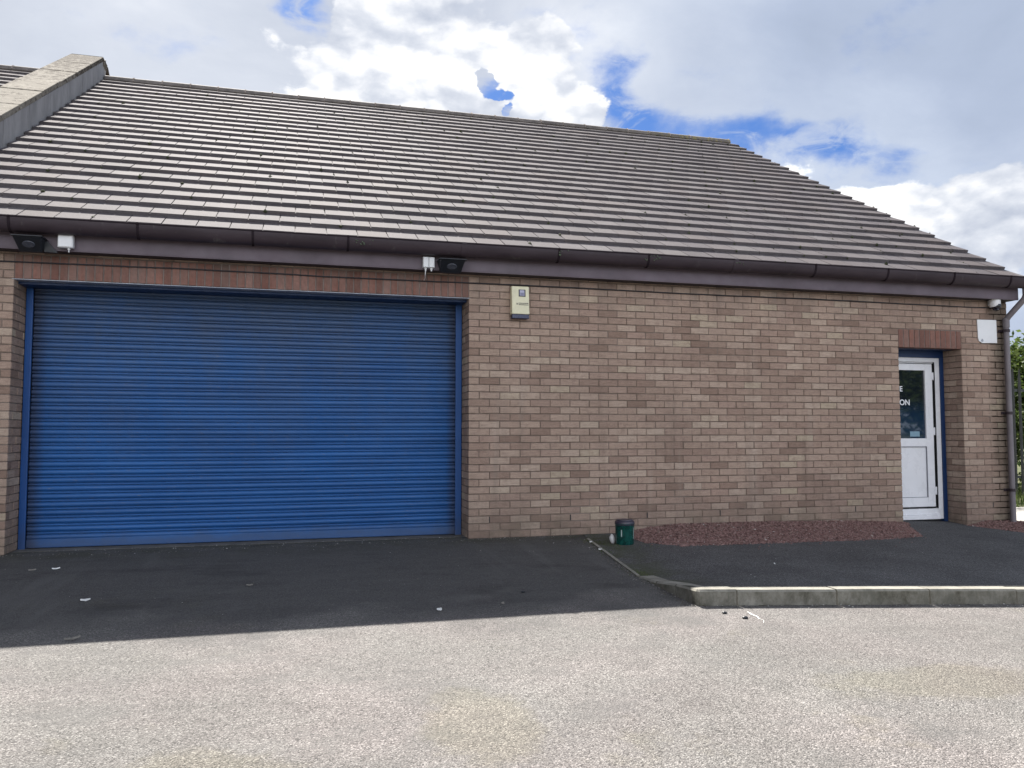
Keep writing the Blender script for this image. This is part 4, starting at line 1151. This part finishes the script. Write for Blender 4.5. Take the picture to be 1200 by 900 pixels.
# conifer whose drooping branch reaches above the fence
cx, cy = 15.2, 7.0; cz_ = gz(cx, cy)
t = empty('conifer_tree', 'dark conifer with sparse drooping branches against the sky, behind the fence', 'tree', (cx, cy, cz_), 'trees beyond the fence')
b = MB(); b.tube([(cx, cy, cz_ - .1), (cx + .05, cy, cz_ + 1.8), (cx, cy + .05, cz_ + 3.6)], [.10, .06, .015], 10); lb = MB()
for k in range(34):
    z = cz_ + .6 + k * .085; a = k * 2.4; L = max(.25, 1.9 * (1 - (z - cz_) / 3.9)); pts = []
    for q in range(6):
        f = q / 5; pts.append((cx + math.cos(a) * L * f, cy + math.sin(a) * L * f, z + .25 * L * f - .38 * L * f * f))
    b.tube(pts, [.025 * (1 - .85 * q / 5) for q in range(6)], 5)
    for q in range(70):
        f = random.uniform(.2, 1); i = min(int(f * 5), 4); p0, p1 = Vector(pts[i]), Vector(pts[i + 1]); p = p0.lerp(p1, f * 5 - i)
        d = Vector((random.gauss(0, 1), random.gauss(0, 1), random.gauss(-.5, .5))).normalized(); l_ = random.uniform(.08, .2); w = d.cross(Vector((0, 0, 1))).normalized() * .018
        lb.add([p - w, p + w, p + d * l_ + w * .2, p + d * l_ - w * .2], [(0, 1, 2, 3)])
rel(b.build('trunk', M_BARK, t, smooth=True), t); rel(lb.build('crown', M_NEEDLE, t, fix=False), t)
# long grass strip along the fence foot
b = MB()
for k in range(5000):
    x = random.uniform(7.6, 15); y = random.uniform(2.3, 5.5); z = gz(x, y) - .012; h = random.uniform(.06, .28); a = random.uniform(0, 6.28); d = h * random.uniform(.1, .6)
    w = .006; b.add([(x - w * math.sin(a), y + w * math.cos(a), z), (x + w * math.sin(a), y - w * math.cos(a), z), (x + d * math.cos(a), y + d * math.sin(a), z + h)], [(0, 1, 2)])
tag(b.build('grass', M_GRASS, fix=False), 'long grass growing along the foot of the palisade fence', 'grass', kind='stuff')
# trees across the yard, mirrored in the door glass
tree('broadleaf_tree', 'leafy tree across the yard, mirrored in the door glass', 13.5, -8.6, 5.2, 2.2, M_LEAF, 5200, .11, group='trees across the yard', low=.15)

# ------------------------------------------------------------------ camera
cam = bpy.data.cameras.new('camera'); co = bpy.data.objects.new('camera', cam); COL.objects.link(co)
cam.sensor_width = 36; cam.lens = 950 / 1200 * 36; cam.clip_start = .05; cam.clip_end = 3000
yaw, pitch, roll = .26131456, .05941451, -.00077086
fw = Vector((math.sin(yaw) * math.cos(pitch), math.cos(yaw) * math.cos(pitch), math.sin(pitch))); rt = Vector((math.cos(yaw), -math.sin(yaw), 0)); up = rt.cross(fw)
r2 = rt * math.cos(roll) + up * math.sin(roll); u2 = up * math.cos(roll) - rt * math.sin(roll)
mw = Matrix((r2, u2, -fw)).transposed().to_4x4(); mw.translation = (-1.76689, -8.37413, 1.11172)
co.matrix_world = mw; scene.camera = co

# ------------------------------------------------------------------ light
SUN = Vector((-.06, 1, 1.10)).normalized()
sl = bpy.data.lights.new('sun', 'SUN'); so = bpy.data.objects.new('sun', sl); COL.objects.link(so)
sl.energy = 4.8; sl.angle = R(.53); sl.color = (1, .955, .89)
so.rotation_euler = SUN.to_track_quat('Z', 'Y').to_euler()
w = bpy.data.worlds.new('World'); scene.world = w; w.use_nodes = True
t = NT(w.node_tree); bg = t.n['Background']
sky = t.node('ShaderNodeTexSky', sky_type='NISHITA'); sky.sun_disc = False
sky.sun_elevation = math.asin(SUN.z); sky.sun_rotation = math.atan2(SUN.x, SUN.y); sky.altitude = 50; sky.air_density = 1.0; sky.dust_density = .6; sky.ozone_density = 2.5
d = t.coord('Generated'); s = t.sep(d)
az = t.math('MULTIPLY', t.math('ARCTAN2', s[0], s[1]), 57.2958); el = t.math('MULTIPLY', t.math('ARCSINE', s[2]), 57.2958)
wz = t.sep(t.noise(t.scalev(d, 1, 1, 1.4), 8.5, 6, .58, color=True))
az0, el0 = az, el
az = t.math('ADD', az, t.math('MULTIPLY', t.math('SUBTRACT', wz[0], .5), 7.)); el = t.math('ADD', el, t.math('MULTIPLY', t.math('SUBTRACT', wz[1], .5), 5.))
def gauss(a0, e0, ra, re, k=1.):
    x = t.math('DIVIDE', t.math('SUBTRACT', az, a0), ra); y = t.math('DIVIDE', t.math('SUBTRACT', el, e0), re)
    q = t.math('ADD', t.math('MULTIPLY', x, x), t.math('MULTIPLY', y, y))
    return t.math('MULTIPLY', t.math('EXPONENT', t.math('MULTIPLY', q, -1.)), k)
def addall(L):
    o = L[0]
    for q in L[1:]: o = t.math('ADD', o, q)
    return o
dw = t.scalev(d, 1, 1, 1.7)
n1 = t.noise(dw, 9., 9, .56, .15); n2 = t.noise(dw, 3.2, 9, .58, .3); n3 = t.noise(dw, 26, 6, .62)
def P2(px, py):     # az / el of a compass bearing seen from the yard
    return px, py
holes = addall([gauss(14.4, 23.0, 2.2, 2.0, .95), gauss(22.6, 23.4, 1.5, 1.9, .85), gauss(24.6, 21.4, 2.2, 1.8, .80), gauss(28.3, 20.0, 3.0, 1.7, .68), gauss(32.0, 19.3, 3.0, 1.5, .62), gauss(35.2, 18.7, 2.8, 1.35, .60), gauss(38.6, 18.1, 2.8, 1.3, .74), gauss(41.2, 17.3, 1.4, .9, .4), gauss(-.6, 27.6, 2.0, 1.6, 1.0)])
away = t.mapr(t.math('ABSOLUTE', t.math('SUBTRACT', az, 15)), 45, 75)
holes = t.math('ADD', holes, t.math('MULTIPLY', away, t.mapr(n2, .46, .62, 0, 1.1)))
soft = t.math('ADD', holes, t.math('MULTIPLY', t.math('SUBTRACT', n1, .5), -1.9))
blue = t.mapr(soft, .15, .95, 0, 1, True)
# heaped cumulus with hard edges in front of the gaps
wv = t.vmath('ADD', dw, t.vmath('MULTIPLY', t.noise(dw, 14, 5, .6, color=True), (.045, .045, .045)))
def billow(vec): return t.math('ADD', t.math('MULTIPLY', t.math('SUBTRACT', .45, t.voro(vec, 13)), 1.0), t.math('MULTIPLY', t.math('SUBTRACT', .45, t.voro(vec, 34)), .45))
bw = billow(wv)
cu = addall([gauss(18.2, 21.2, 3.6, 3.6, 1.15), gauss(7.5, 24.5, 8.0, 5.5, 1.5), gauss(17.5, 26.2, 3.0, 1.8, .8), gauss(21.0, 20.6, 1.6, 1.6, .7), gauss(13.0, 24.2, .9, .7, -1.0), gauss(14.3, 23.2, 1.3, .55, -1.0), gauss(15.6, 21.9, .5, .8, -1.0), gauss(38, 12.4, 13, 4.3, 1.5), gauss(-.6, 28.0, 1.7, 1.5, -1.2)])
cu = addall([cu, t.math('MULTIPLY', t.math('SUBTRACT', n1, .5), 1.0), t.math('MULTIPLY', t.math('SUBTRACT', n3, .5), .45), t.math('MULTIPLY', bw, .55)])
cum = t.mapr(cu, .47, .63, 0, 1, True)
wsp = t.noise(t.scalev(d, 1, 1, 2.2), 15, 8, .62, .8)
blue = t.math('MULTIPLY', blue, t.mapr(wsp, .46, .68, 1., .25, True))
blue = t.math('MULTIPLY', blue, t.math('SUBTRACT', 1., cum))
# brightness of the smooth grey sheet and of the heaps
sh_ = addall([t.mapr(n2, .3, .7, .40, .72), gauss(36, 25, 8, 5, -.22), gauss(47, 22, 5, 8, -.20), gauss(21, 26.5, 5, 3, .16), gauss(-10, 25, 9, 6, .06)])
n4 = t.noise(t.vmath('ADD', dw, (.012, 0, .03)), 9., 9, .56, .15)
lit = t.math('MULTIPLY', t.math('SUBTRACT', n1, n4), 1.3)
lb = t.math('MULTIPLY', t.math('SUBTRACT', bw, billow(t.vmath('ADD', wv, (.006, 0, .016)))), .5)
hb = addall([t.mapr(n1, .3, .68, .64, .86), t.math('MULTIPLY', lit, .7), lb, t.math('MULTIPLY', bw, .12), t.mapr(n2, .3, .7, -.06, .10), gauss(18, 22.3, 3.4, 3.4, .14), gauss(8, 24, 6, 4, .14), gauss(34, 14.2, 7, 3.6, .5), gauss(47.5, 15, 4, 6, -.34), gauss(-4, 23, 5, 4, -.08)])
br = t.mix(cum, sh_, hb)
blu = t.math('MULTIPLY', t.math('SUBTRACT', 1., cum), t.mapr(az, 18, 34, .15, 1))
cl = t.ramp(br, [(0, (.34, .39, .48)), (.40, (.50, .545, .645)), (.66, (.68, .715, .79)), (.88, (.93, .94, .965)), (1, (1.05, 1.05, 1.05))])
CS = 4.0
cl = t.mix(t.math('MULTIPLY', blu, .85), cl, t.mix(1., cl, (.84, .905, 1.0), 'MULTIPLY'))
cl = t.mix(1., cl, (CS, CS, CS), 'MULTIPLY')
bk = t.math('ADD', t.mapr(el, 35, 62, 1., .62), t.math('MULTIPLY', t.mapr(s[1], -.15, -.95, 0, 3.3), t.mapr(el, 52, 18)))
cl = t.mix(t.mapr(s[1], -.1, -.8), cl, t.mix(1., cl, (1.07, 1.0, .90), 'MULTIPLY'))
bk = t.math('MULTIPLY', bk, t.mapr(s[0], -.25, -.9, 1., .45))
cl = t.mix(1., cl, bk, 'MULTIPLY')
skyc = t.mix(1., sky.outputs[0], (.165, .25, .40), 'MULTIPLY')
fin = t.mix(blue, cl, skyc)
t.put(bg.inputs[0], fin); bg.inputs[1].default_value = .10

scene.view_settings.view_transform = 'Standard'; scene.view_settings.look = 'None'
scene.view_settings.exposure = 1.5; scene.view_settings.gamma = 1
scene.render.engine = 'CYCLES'
scene.cycles.max_bounces = 6; scene.cycles.diffuse_bounces = 3; scene.cycles.glossy_bounces = 2; scene.cycles.transmission_bounces = 4
scene.render.resolution_x = 1024; scene.render.resolution_y = 768
